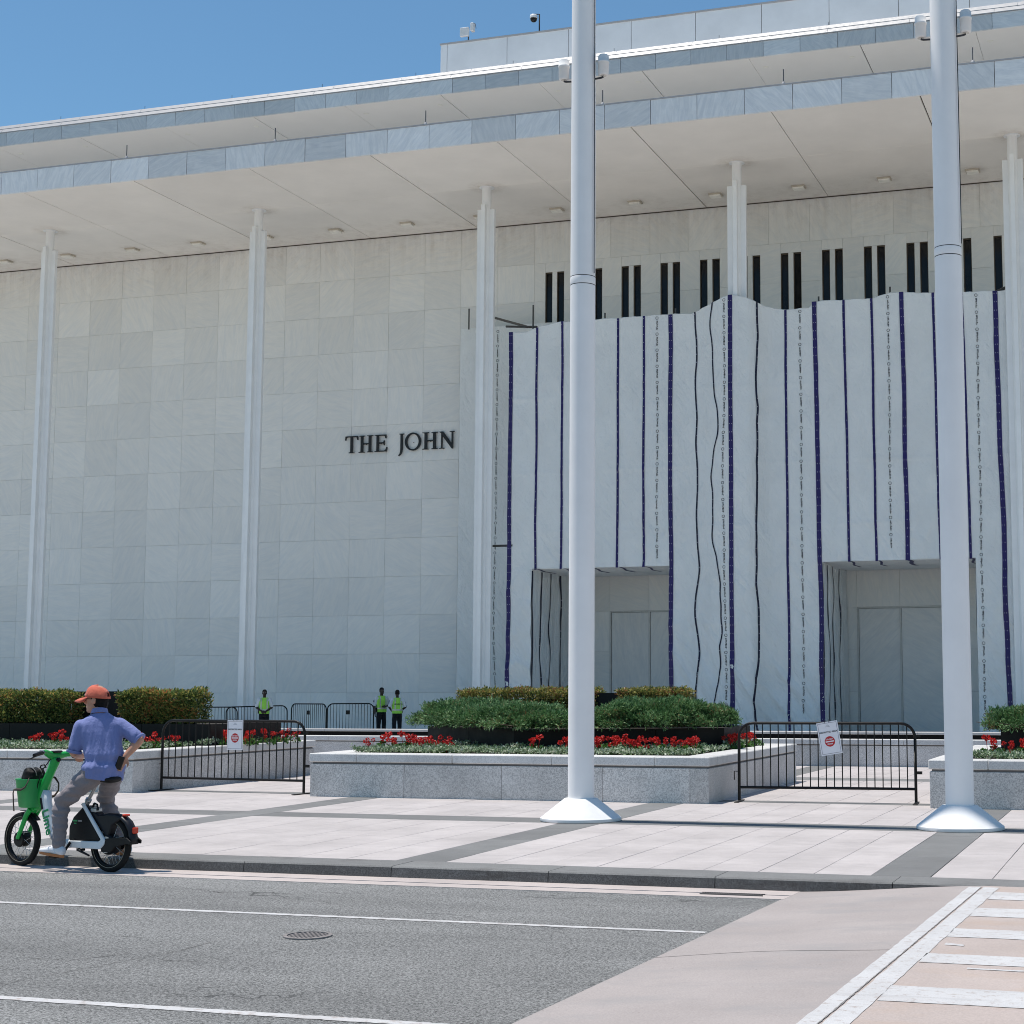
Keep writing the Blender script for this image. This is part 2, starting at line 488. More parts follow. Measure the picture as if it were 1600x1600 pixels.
def ragged(pts_a, pts_b, z, jag, step):
    """strip between two edges with broken outlines"""
    a0, a1 = Vector(pts_a[0]), Vector(pts_a[1]); b0, b1 = Vector(pts_b[0]), Vector(pts_b[1])
    n = max(2, int((a1-a0).length/step)); vs = []; fs = []
    d = (a1-a0).normalized(); nn = Vector((-d.y, d.x))
    for i in range(n+1):
        s = i/n
        ea = a0.lerp(a1, s)+nn*random.uniform(-jag, jag); eb = b0.lerp(b1, s)+nn*random.uniform(-jag, jag)
        vs += [(ea.x, ea.y, z), (eb.x, eb.y, z)]
    fs = [(2*i, 2*i+2, 2*i+3, 2*i+1) for i in range(n)]
    return MB().add(vs, fs)
for yl, w, x1 in ((10.93, 0.075, -3.06), (7.60, 0.085, -3.24)):
    l = ragged([(-60, yl-w/2), (x1, yl-w/2)], [(-60, yl+w/2), (x1, yl+w/2)], RZ+0.003, 0.007, 0.04)
    l.build('lane_line', M_lane, road, fix=False)
# crossing: two long border lines with a crack between, then bars
l1 = ragged([(xc(-5)-0.10, -5), (xc(13.2)-0.10, 13.2)], [(xc(-5)-0.02, -5), (xc(13.2)+0.0, 13.2)], -0.0012, 0.004, 0.10); l1.build('border_line', M_cross, crossing, fix=False)
l1 = ragged([(xc(-5)+0.015, -5), (xc(13.2)+0.015, 13.2)], [(xc(-5)+0.14, -5), (xc(13.2)+0.14, 13.2)], -0.0012, 0.005, 0.12); l1.build('border_line', M_cross, crossing, fix=False)
jc = ragged([(xc(-5)-0.012, -5), (xc(13.2)-0.004, 13.2)], [(xc(-5)+0.0, -5), (xc(13.2)+0.002, 13.2)], 0.0002, 0.003, 0.04); jc.build('expansion_joint', plain('joint_mid', (0.24, 0.225, 0.215), 0.9), crossing, fix=False)
for y0, y1 in ((12.47, 12.92), (11.54, 11.98), (10.56, 10.93), (9.55, 9.88), (8.34, 8.78), (7.2, 7.62)):
    x0 = xc((y0+y1)/2)+0.141
    ragged([(x0-0.02 if False else x0, y0), (4.2, y0+random.uniform(-.03, .03))], [(x0, y1), (4.2, y1)], -0.0012, 0.005, 0.12).build('crossing_bar', M_cross, crossing, fix=False)
for (x, y, lx, ly) in ((-1.10, 9.40, .45, .035), (-1.33, 10.22, .12, .09)):
    ragged([(x, y), (x+lx, y-.02)], [(x, y+ly), (x+lx, y+ly*0.5)], -0.0012, 0.008, 0.05).build('paint_patch', M_cross, crossing, fix=False)

# small round utility cover in the road
mh = empty('utility_cover', (-5.63, 10.03, RZ))
tag(mh, 'small round iron cover sunk in the asphalt between the white lines', 'utility cover')
M_iron = plain('rusty_iron', (0.25, 0.225, 0.215), 0.7, 0.1, var=0.3, scale=20)
MB().lathe([(0.165, 0.001), (0.165, 0.010), (0.140, 0.012), (0.140, 0.003)], (-5.63, 10.03, RZ), 40, False, False).build('rim', M_iron, mh)
MB().lathe([(0.0, 0.0035), (0.14, 0.0035)], (-5.63, 10.03, RZ), 40, False, False).build('lid', plain('dark_iron', (0.17, 0.16, 0.155), 0.6, 0.4), mh)
for i in range(9):
    x = -0.115+i*0.0288
    h = math.sqrt(0.13**2-x*x)
    MB().box(-5.63+x-0.007, -5.63+x+0.007, 10.03-h, 10.03+h, RZ+0.0034, RZ+0.009).build('rib', M_iron, mh)
# cracks in the asphalt
for pts in ([(-6.38, 7.91), (-6.41, 8.14), (-6.32, 8.36), (-6.25, 8.67), (-6.17, 9.04), (-6.12, 9.25), (-6.1, 9.7)], [(-6.91, 9.68), (-6.62, 9.66)], [(-6.92, 8.72), (-6.56, 8.74), (-6.36, 9.11)], [(-6.03, 8.92), (-5.68, 8.92)], [(-5.28, 8.18), (-5.07, 8.22)], [(-5.85, 10.12), (-5.45, 10.22), (-5.3, 10.3)], [(-8.1, 11.9), (-7.4, 11.95)], [(-4.6, 12.1), (-4.1, 12.0)]):
    V = []; m = MB(); seed = random.random()*50; dense = []
    for (x0, y0), (x1, y1) in zip(pts, pts[1:]):
        n = max(2, int(math.hypot(x1-x0, y1-y0)/0.02))
        dense += [(x0+(x1-x0)*i/n, y0+(y1-y0)*i/n, x1-x0, y1-y0) for i in range(n)]
    for i, (x, y, dx, dy) in enumerate(dense):
        L_ = math.hypot(dx, dy); nx, ny = -dy/L_, dx/L_
        o_ = 0.030*mnoise.noise((x*3, y*3, seed))+0.012*mnoise.noise((x*17, y*17, seed)); w = 0.0035*(0.5+1.4*abs(mnoise.noise((x*9, y*9, seed+3))))
        V += [(x+nx*(o_-w), y+ny*(o_-w), RZ+0.0035), (x+nx*(o_+w), y+ny*(o_+w), RZ+0.0035)]
    m.add(V, [(2*i, 2*i+2, 2*i+3, 2*i+1) for i in range(len(dense)-1)])
    m.build('crack', MATS['joint_dark'], road, fix=False)

# ---- plaza
plaza = MB().add([(-120, 13.40, -0.014), (90, 13.40, -0.014), (90, 33.0, -0.014), (-120, 33.0, -0.014)], [(0, 1, 2, 3)]).build('plaza', M_joint, fix=False)
tag(plaza, kind='structure')
terrace = MB().add([(-160, 32.6, -0.14), (120, 32.6, -0.14), (120, 58, -0.14), (-160, 58, -0.14)], [(0, 1, 2, 3)]).build('terrace', M_pale, fix=False)
tag(terrace, kind='structure')
side_l = MB().add([(-120, 13.4, -0.004), (-21.5, 13.4, -0.004), (-21.5, 33, -0.004), (-120, 33, -0.004)], [(0, 1, 2, 3)]).build('pavement', M_pale, fix=False); tag(side_l, kind='structure')
side_r = MB().add([(6.6, 13.4, -0.004), (90, 13.4, -0.004), (90, 33, -0.004), (6.6, 33, -0.004)], [(0, 1, 2, 3)]).build('pavement', M_pale, fix=False); tag(side_r, kind='structure')
# kerbstones with a slightly leaning face
kerb = MB().box(-120, 90, 13.45, 13.70, -0.5, -0.02).build('kerb', M_kerb); tag(kerb, kind='structure')
kprof = [(13.285, -0.45), (13.287, -0.105), (13.302, -0.012), (13.314, 0.0), (13.755, 0.0), (13.755, -0.45)]
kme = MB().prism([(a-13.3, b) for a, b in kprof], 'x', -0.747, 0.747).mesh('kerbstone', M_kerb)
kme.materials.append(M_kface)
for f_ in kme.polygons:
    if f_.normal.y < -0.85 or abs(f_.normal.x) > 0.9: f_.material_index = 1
for i in range(-18, 8):
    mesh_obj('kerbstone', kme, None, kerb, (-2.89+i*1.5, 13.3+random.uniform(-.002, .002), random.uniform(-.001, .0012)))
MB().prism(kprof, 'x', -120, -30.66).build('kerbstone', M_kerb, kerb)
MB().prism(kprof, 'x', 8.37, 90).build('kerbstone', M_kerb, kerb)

BANDX = [2.44, -2.145, -6.58, -11.19, -15.78, -20.37]
BW = 0.25
pieces = []       # (x0,x1,y0,y1,material)
def strip(x0, x1, y0, y1, m, lens, along='y'):
    p = (y0 if along == 'y' else x0)+0.0; end = (y1 if along == 'y' else x1)
    first = True
    while p < end-0.02:
        L = random.choice(lens)
        if first: L *= random.choice((0.5, 0.75, 1.0)); first = False
        if end-p-L < 0.35: L = end-p
        if along == 'y': pieces.append((x0, x1, p, p+L, m))
        else: pieces.append((p, p+L, y0, y1, m))
        p += L
ZONES = [(13.757, 18.05), (18.72, 21.95), (22.35, 27.5), (28.3, 32.42)]
XB = [(18.05, 18.72), (21.95, 22.35), (27.5, 28.3)]
LENS = [0.66, 0.9, 1.08, 1.08, 1.32, 1.5]
for bi in range(len(BANDX)-1):
    xr, xl = BANDX[bi]-BW, BANDX[bi+1]+BW
    nc = 8; cw = (xr-xl)/nc
    for zi, (y0, y1) in enumerate(ZONES):
        for k in range(nc):
            strip(xl+k*cw, xl+(k+1)*cw, y0, y1, M_paver, LENS)
    for (y0, y1) in XB:
        strip(xl, xr, y0, y1, M_band, [1.36, 1.02, 1.36])
for bx in BANDX:
    strip(bx-BW, bx+BW, 13.757, 32.42, M_band, [1.1, 1.4, 0.9])
strip(BANDX[0]+BW, 6.6, 13.757, 32.42, M_paver, [19])
strip(-21.5, BANDX[-1]-BW, 13.757, 32.42, M_paver, [19])
def inside_planter(p):
    cx, cy = (p[0]+p[1])/2, (p[2]+p[3])/2
    return cy > 22.0 and cy < 27.0 and any(a+0.35 < cx < a+5.75 for a in (-21.31, -12.13, -2.95))
def size_in_view(p):
    cx, cy = (p[0]+p[1])/2, (p[2]+p[3])/2
    ang = math.atan2(cx, cy)
    lo, hi = math.atan(-1049/2511)+YAW, math.atan(551/2511)+YAW
    if ang < lo-0.02 or ang > hi+0.02: return 0.0
    return (p[1]-p[0])*(p[3]-p[2])/(cy**3)
pieces = [p for p in pieces if not inside_planter(p)]
pieces.sort(key=size_in_view, reverse=True)
pv = [p for p in pieces if p[4] is M_paver]; gb = [p for p in pieces if p[4] is M_band]
def lay(lst, n, name, m):
    g = 0.0028
    for p in lst[:n]:
        o = panel(name, m, plaza, p[0]+g, p[1]-g, p[2]+g, p[3]-g, -0.03, 0.0, 0.003)
        o.location.z += random.uniform(-0.0012, 0.0012)
    r = MB()
    for p in lst[n:]:
        r.box(p[0]+g, p[1]-g, p[2]+g, p[3]-g, -0.03, random.uniform(-0.001, 0.001))
    if r.v: tag(r.build(name+'_field', m, plaza), kind='stuff')
lay(pv, 290, 'paver', M_paver)
lay(gb, 110, 'band_stone', M_band)
# ================================================================== the marble building
M_marble = marble('wall_marble', (0.83, 0.81, 0.775), rand=0.07, vein=0.085, stain=(17.4, 19.3))
M_fascia = marble('fascia_marble', (0.84, 0.84, 0.84), rand=0.17, vein=0.18)
M_soffit = NT('soffit_plaster')
def _soffit(t):
    p = t.pos()
    f = t.ramp(t.noise(p, 0.5, 6.0, 0.6), 0.3, 0.75, 0.93, 1.04)
    c = t.scale_col((0.86, 0.82, 0.765), f)
    # brown dust round the edges by the wall and scattered
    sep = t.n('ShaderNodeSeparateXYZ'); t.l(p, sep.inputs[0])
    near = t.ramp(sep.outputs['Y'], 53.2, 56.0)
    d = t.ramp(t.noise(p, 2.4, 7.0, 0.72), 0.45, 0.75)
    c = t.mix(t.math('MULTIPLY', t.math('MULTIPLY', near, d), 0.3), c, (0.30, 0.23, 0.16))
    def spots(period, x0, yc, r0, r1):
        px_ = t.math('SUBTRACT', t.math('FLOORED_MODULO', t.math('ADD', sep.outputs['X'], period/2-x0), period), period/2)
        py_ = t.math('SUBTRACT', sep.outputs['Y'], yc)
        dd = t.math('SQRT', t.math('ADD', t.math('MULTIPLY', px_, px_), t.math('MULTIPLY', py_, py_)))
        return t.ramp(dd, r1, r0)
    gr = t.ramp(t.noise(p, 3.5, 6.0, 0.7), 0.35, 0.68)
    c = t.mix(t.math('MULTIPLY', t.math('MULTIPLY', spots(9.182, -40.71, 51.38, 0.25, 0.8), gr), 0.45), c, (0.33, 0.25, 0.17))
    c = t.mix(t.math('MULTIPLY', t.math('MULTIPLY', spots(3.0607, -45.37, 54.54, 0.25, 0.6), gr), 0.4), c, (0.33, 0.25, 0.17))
    rr = t.ramp(t.rnd(), 0, 1, 0.96, 1.03)
    return t.out(t.scale_col(c, rr), 0.85, 0, 0.2)
M_soffit = _soffit(M_soffit)
M_soffit2 = plain('upper_soffit_plaster', (0.86, 0.83, 0.79), 0.85, var=0.03, scale=0.5)
M_metal_panel = plain('roof_metal', (0.80, 0.80, 0.81), 0.5, 0.0, var=0.08, scale=0.6)
M_coping_w = plain('white_coping', (0.42, 0.41, 0.415), 0.5, 0.0, var=0.10, scale=3.0)
M_col = plain('column_white', (0.82, 0.82, 0.82), 0.45, 0.0, var=0.05, scale=1.5)
M_bronze = plain('bronze_frame', (0.085, 0.06, 0.04), 0.45, 0.5, var=0.2)
M_letter = plain('black_letter', (0.012, 0.011, 0.012), 0.45)
def glass_dark():
    t = NT('dark_glass'); p = t.pos()
    f = t.ramp(t.noise(p, 1.2, 3.0), 0.3, 0.7, 0.6, 1.2)
    MATS['glass'] = t.out(t.scale_col((0.010, 0.010, 0.011), f), 0.08, 0.0, 0.25); return t.m
M_glass = glass_dark()
M_seam = plain('seam_dark', (0.09, 0.07, 0.055), 0.9)

M_roofgravel = concrete_mat('white_roofing', (0.80, 0.78, 0.75), (0.6, 0.58, 0.55))
YW, ZS = 56.0, 19.31
CP = 9.182
COLX = [-40.71+CP*k for k in range(-1, 6)]
bld = empty('marble_building', (-20, 56, -0.14))
tag(bld, 'long white marble building with slender columns and wide flat overhanging roofs', 'building')
# solid body behind the cladding
MB().box(-90, 60, YW+0.10, YW+16, -0.3, 20.0).build('wall_core', plain('wall_mortar', (0.42, 0.40, 0.37), 0.9), bld)
PWID = CP/6
def zj(k): return 17.71-1.48*k
XJ0 = -40.71
def wp(x0, x1, z0, z1):
    g = 0.0022
    o = panel('wall_panel', M_marble, bld, x0+g, x1-g, YW, YW+0.08, z0+g, z1-g, 0.004)
    o.location.y += random.uniform(-0.004, 0.004)
# left wall, full height, X from -56 to the wrapped entrance
i0, i1 = -4, 12
for i in range(i0, i1):
    x0 = XJ0+i*PWID
    rows = 13 if i < 11 else 4
    for k in range(-1, rows-1):
        z1 = ZS-0.02 if k == -1 else zj(k)
        wp(x0, x0+PWID, zj(k+1), z1)
# bottom course and far ends as plain slabs
MB().box(XJ0+i0*PWID, XJ0+11*PWID, YW, YW+0.08, -0.3, zj(12)-0.004).build('base_course', M_marble, bld)
MB().box(-90, XJ0+i0*PWID-0.004, YW, YW+0.08, -0.3, ZS-0.02).build('wall_return', M_marble, bld)
# right wall above the entrances: window slots in pairs
xr0 = XJ0+12*PWID            # = column at -22.34
pairs = [-21.52+1.5303*k for k in range(0, 13)]
SW, SG, ZT, ZB = 0.285, 0.19, 17.34, 13.6
for i in range(12, 25):
    x0 = XJ0+i*PWID
    wp(x0, x0+PWID, zj(0), ZS-0.02)
fr_me = None
def fill(x0, x1, z0, z1):
    zs = [z for z in (zj(1), zj(2)) if z0 < z < z1]
    edges = [z0]+sorted(zs)+[z1]
    for a, b in zip(edges, edges[1:]): wp(x0, x1, a, b)
prev = xr0
for c in pairs:
    l, r = c-SG/2-SW, c+SG/2+SW
    if l > prev: fill(prev, l, ZB, zj(0))
    wp(l, r, ZT, zj(0))
    wp(c-SG/2, c+SG/2, ZB, ZT)
    for s in (-1, 1):
        xa = c+s*(SG/2+SW/2)
        w = MB()
        w.box(xa-SW/2, xa-SW/2+0.035, YW+0.03, YW+0.16, ZB, ZT).box(xa+SW/2-0.022, xa+SW/2, YW+0.03, YW+0.16, ZB, ZT).box(xa-SW/2+0.035, xa+SW/2-0.022, YW+0.03, YW+0.16, ZT-0.05, ZT)
        wo_ = w.build('window', M_bronze, bld)
        MB().box(xa-SW/2+0.035, xa+SW/2-0.022, YW+0.085, YW+0.098, ZB, ZT-0.05).build('pane', M_glass, wo_)
    prev = r
fill(prev, XJ0+25*PWID, ZB, zj(0))
MB().box(XJ0+25*PWID, 60, YW, YW+0.08, -0.3, ZS-0.02).build('wall_return', M_marble, bld)
# doors in the two recesses behind the wrap
M_door = marble('door_board', (0.80, 0.785, 0.76), rand=0.06, vein=0.12)
for c in (-17.75, -8.57):
    for x0, x1 in ((c-4.0, c-1.53), (c+1.53, c+4.0)):
        for z0, z1 in ((-0.2, 1.44), (1.44, 2.92), (2.92, 4.40), (4.40, 5.88), (5.88, 7.4)): wp(x0, x1, z0, z1)
    wp(c-1.53, c-0.02, 4.40, 7.4); wp(c-0.02, c+1.53, 4.40, 7.4)
    d = MB().box(c-1.53, c-1.47, YW-0.02, YW+0.09, -0.2, 4.40).box(c+1.47, c+1.53, YW-0.02, YW+0.09, -0.2, 4.40).box(c-1.47, c+1.47, YW-0.02, YW+0.09, 4.345, 4.40).box(c-0.03, c+0.03, YW-0.02, YW+0.09, -0.2, 4.345).build('door_frame', plain('door_steel', (0.52, 0.51, 0.495), 0.5, 0.3), bld)
    for s in (-1, 1):
        xa, xb = (c-1.46, c-0.035) if s < 0 else (c+0.035, c+1.46)
        for z0, z1 in ((-0.2, 4.335),):
            panel('door_board', M_door, bld, xa, xb, YW+0.02, YW+0.07, z0, z1, 0.003)
# soffit of the lower roof
YC = 46.95
sx0 = -6.333-4.591*14
for i in range(0, 26):
    x0 = sx0+i*4.591
    g = 0.028 if i % 2 == 0 else 0.012
    for y0, y1 in ((YC+0.02, 51.36), (51.372, YW+0.12)):
        panel('soffit_panel', M_soffit, bld, x0+g, x0+4.591-0.012, y0, y1, ZS, ZS+0.08, 0.004)
MB().box(-90, 60, YC+0.03, YW+0.10, ZS+0.05, ZS+0.75).build('roof_slab', M_seam, bld)
MB().box(-90, 60, YW-0.03, YW-0.005, ZS-0.035, ZS-0.004).build('wall_shadow_strip', M_seam, bld)  # solid dark strip, paints the shadow line where wall meets soffit
# fascia stones and their white cap
FX0 = -39.33-1.532*14
for i in range(0, 46):
    x0 = FX0+i*1.532
    o = panel('fascia_panel', M_fascia, bld, x0+0.008, x0+1.532-0.008, YC-0.06, YC+0.02, ZS-0.015, 20.09, 0.005)
    o.location.y += random.uniform(-0.008, 0.008)
MB().box(-62, 32, YC-0.075, YC+0.35, 20.094, 20.135).build('fascia_cap', M_coping_w, bld)
MB().box(-90, 60, YC+0.1, 72, 19.9, 20.06).build('roof_terrace', M_roofgravel, bld)
# columns: round core with four flanges that stop short of the soffit
def make_column(x):
    core = MB().lathe([(0.165, -0.14), (0.165, ZS-0.004)], (x, 51.38, 0), 24).build('column', M_col, bld)
    t, R = 0.075, 0.325
    MB().box(x-R, x-0.14, 51.38-t, 51.38+t, -0.14, 18.50).build('flange', M_col, core, bevel=0.012)
    MB().box(x+0.14, x+R, 51.38-t, 51.38+t, -0.14, 18.50).build('flange', M_col, core, bevel=0.012)
    MB().box(x-t, x+t, 51.38-R, 51.38-0.14, -0.14, 18.62).build('flange', M_col, core, bevel=0.012)
    MB().box(x-t, x+t, 51.38+0.14, 51.38+R, -0.14, 18.62).build('flange', M_col, core, bevel=0.012)
    MB().lathe([(0.27, ZS-0.016), (0.27, ZS-0.003)], (x, 51.38, 0), 24, False).build('collar', M_col, core)
for x in COLX: make_column(x)
# square light fittings in the soffit
M_lamp = plain('lamp_lens', (0.88, 0.85, 0.78), 0.35)
M_ring = plain('lamp_trim', (0.55, 0.49, 0.40), 0.6)
for k in range(-3, 15):
    x = -45.37+3.0607*k
    f = MB().box(x-0.24, x+0.24, 54.54-0.20, 54.54+0.20, ZS-0.045, ZS-0.003).build('light_fitting', M_ring, bld, bevel=0.006)
    MB().box(x-0.20, x+0.20, 54.54-0.16, 54.54+0.16, ZS-0.11, ZS-0.045).build('lens', M_lamp, f, bevel=0.01)
# upper roof
YU, ZU = 61.3, 27.08
for i in range(0, 14):
    x0 = -38.06+9.15*(i-5)
    for h in (0, 1):
        xa = x0+h*4.575
        panel('upper_soffit_panel', M_soffit2, bld, xa+(0.03 if h == 0 else 0.006), xa+4.575-0.006, YU+0.02, 70.0, ZU, ZU+0.07, 0.004)
MB().box(-95, 60, YU+0.03, 84, ZU+0.05, ZU+0.60).build('upper_roof_slab', M_seam, bld)
MB().box(-95, 60, YU+0.25, 69.9, ZU+0.61, ZU+0.68).build('upper_roof_bounce', M_roofgravel, bld)  # unseen white sheet, added to bounce light onto the plant room
UX0 = -51.196-1.527*9
for i in range(0, 50):
    x0 = UX0+i*1.527
    o = panel('upper_fascia_panel', M_fascia, bld, x0+0.008, x0+1.527-0.008, YU-0.06, YU+0.02, ZU-0.015, 27.70, 0.005)
    o.location.y += random.uniform(-0.008, 0.008)
for i in range(0, 28):            # sloped white coping in two steps
    x0 = -68+i*3.3
    MB().prism([(YU-0.09, 27.705), (YU-0.09, 27.735), (YU+0.05, 27.925), (YU+0.05, 27.705)], 'x', x0+0.006, x0+3.294).build('roof_coping', M_coping_w, bld)
    MB().prism([(YU+0.055, 27.705), (YU+0.055, 27.955), (YU+0.19, 28.145), (YU+0.19, 27.705)], 'x', x0+0.9, x0+4.188).build('roof_coping', M_coping_w, bld)
MB().box(-95, 60, 69.0, 70.0, 20.0, ZU+0.04).build('upper_wall', M_marble, bld)
for k in range(-4, 8):
    for dx in (-1.8, 1.8):
        x = -39.85*61.3/60.5+9.15*k+dx
        MB().lathe([(0.10, ZU-0.02), (0.12, ZU-0.003)], (x, 62.45, 0), 14, False).build('recessed_lamp', M_lamp, bld)
# plant room on top
px = [-33.006, -32.646]+[-32.646+3.19*k for k in range(1, 16)]
for a, b in zip(px, px[1:]):
    panel('penthouse_panel', M_metal_panel, bld, a+0.012, b-0.012, 70.0, 70.06, 27.8, 33.22, 0.006)
MB().box(-32.99, 15, 70.07, 82, 27.7, 33.18).build('penthouse_body', M_joint, bld)
MB().box(-33.03, 15.0, 69.96, 70.4, 33.224, 33.30).build('penthouse_cap', M_coping_w, bld)
# rods along the roof edges
M_rod = plain('rod_grey', (0.12, 0.12, 0.125), 0.5, 0.5)
for x in (-40.1, -34.26, -28.35, -22.71, -16.49, -10.55, -4.74):
    r = MB().tube([(x, 47.1, 20.14), (x, 47.1, 20.68)], 0.016, 6).build('lightning_rod', M_rod, bld)
    MB().lathe([(0.05, 20.136), (0.05, 20.26), (0.02, 20.28)], (x, 47.1, 0), 10).build('rod_base', M_coping_w, r)
for k in range(14):
    x = -58+4.6*k
    MB().tube([(x, 62.0, 28.1), (x, 62.0, 28.5)], 0.012, 5).build('lightning_rod', M_rod, bld)
# white radio box on a stub mast and a dome camera at the plant room's edge
mast = MB().tube([(-31.6, 70.2, 33.28), (-31.6, 70.2, 34.05)], 0.035, 8).build('antenna_mast', M_rod, bld)
MB().box(-31.98, -31.52, 70.0, 70.15, 33.55, 34.0).build('radio_box', plain('equipment_white', (0.7, 0.7, 0.7), 0.45), mast, bevel=0.02)
MB().box(-31.45, -31.28, 70.05, 70.3, 33.8, 34.22).build('radio_box', MATS['equipment_white'], mast, bevel=0.02)
MB().tube([(-31.35, 70.1, 34.2), (-31.2, 70.1, 34.15), (-31.15, 70.1, 33.9)], 0.015, 6).build('cable', M_rod, mast)
cm = MB().tube([(-27.85, 70.2, 33.28), (-27.85, 70.2, 34.25), (-28.1, 70.2, 34.28)], 0.035, 8).build('camera_mast', M_black, bld)
MB().lathe([(0.05, 0.16), (0.17, 0.12), (0.19, 0.0), (0.185, -0.05)], (-28.15, 70.2, 34.12), 18).build('camera_hood', MATS['equipment_white'], cm)
MB().lathe([(0.17, -0.05), (0.155, -0.15), (0.09, -0.22), (0.01, -0.24)], (-28.15, 70.2, 34.12), 18).build('camera_dome', M_glass, cm)

# black serif letters on the wall
def lp(ch):
    H_ = [(0,1),(.36,1),(.36,.97),(.26,.94),(.26,.545),(.60,.545),(.60,.94),(.50,.97),(.50,1),(.86,1),(.86,.97),(.74,.94),(.74,.06),(.86,.03),(.86,0),(.50,0),(.50,.03),(.60,.06),(.60,.475),(.26,.475),(.26,.06),(.36,.03),(.36,0),(0,0),(0,.03),(.12,.06),(.12,.94),(0,.97)]
    return {'T': [(0,1),(.8,1),(.82,.76),(.77,.76),(.74,.88),(.69,.94),(.475,.94),(.475,.06),(.58,.03),(.58,0),(.22,0),(.22,.03),(.325,.06),(.325,.94),(.11,.94),(.06,.88),(.03,.76),(-.02,.76)],
     'H': H_,
     'E': [(0,1),(.70,1),(.71,.78),(.66,.78),(.63,.90),(.57,.94),(.26,.94),(.26,.55),(.50,.55),(.55,.58),(.57,.66),(.61,.66),(.61,.37),(.57,.37),(.55,.455),(.50,.48),(.26,.48),(.26,.06),(.60,.06),(.68,.12),(.73,.26),(.78,.26),(.74,0),(0,0),(0,.03),(.12,.06),(.12,.94),(0,.97)],
     'J': [(.02,1),(.36,1),(.36,.97),(.265,.94),(.265,.08),(.235,-.09),(.15,-.22),(.02,-.32),(-.01,-.27),(.08,-.16),(.115,-.02),(.125,.10),(.125,.94),(.02,.97)],
     'N': [(0,1),(.23,1),(.76,.29),(.76,.94),(.64,.97),(.64,1),(.94,1),(.94,.97),(.84,.94),(.84,-.02),(.78,-.02),(.19,.76),(.19,.06),(.31,.03),(.31,0),(0,0),(0,.03),(.12,.06),(.12,.90),(0,.97)]}[ch]
Xu = lambda u: -30.21+(u-150)*0.003743
CAP, BASEZ = 0.665, 10.735
for ch, u0, u1 in (('T', 150, 300), ('H', 308, 472), ('E', 490, 637), ('J', 765, 826), ('O', 838, 1018), ('H', 1035, 1208), ('N', 1225, 1395)):
    xa, xb = Xu(u0), Xu(u1)
    if ch == 'O':
        n = 40; m = MB(); cx, w = (xa+xb)/2, (xb-xa)/2
        ring = []
        for k in range(n):
            t = 2*math.pi*k/n
            ring.append((cx+w*math.cos(t), BASEZ+CAP*(0.5+0.53*math.sin(t)), cx+w*0.73*math.cos(t+0.12), BASEZ+CAP*(0.5+0.445*math.sin(t+0.12))))
        for k in range(n):
            a, b = ring[k], ring[(k+1) % n]
            yf, yb = YW-0.11, YW-0.05
            vs = [(a[0], yf, a[1]), (b[0], yf, b[1]), (b[2], yf, b[3]), (a[2], yf, a[3]), (a[0], yb, a[1]), (b[0], yb, b[1]), (b[2], yb, b[3]), (a[2], yb, a[3])]
            m.add(vs, [(0, 1, 2, 3), (7, 6, 5, 4), (0, 4, 5, 1), (2, 6, 7, 3)])
        lo = m.build('letter', M_letter, bld, fix=False)
    else:
        pts = lp(ch); x0 = min(p[0] for p in pts); x1 = max(p[0] for p in pts)
        pts = [(xa+(p[0]-x0)/(x1-x0)*(xb-xa), BASEZ+p[1]*CAP) for p in pts]
        lo = MB().prism(pts, 'y', YW-0.11, YW-0.05).build('letter', M_letter, bld)
    lo['label'] = 'black metal letter '+ch
    MB().box((xa+xb)/2-0.01, (xa+xb)/2+0.01, YW-0.05, YW+0.02, BASEZ+0.30, BASEZ+0.32).build('stud', M_letter, lo)

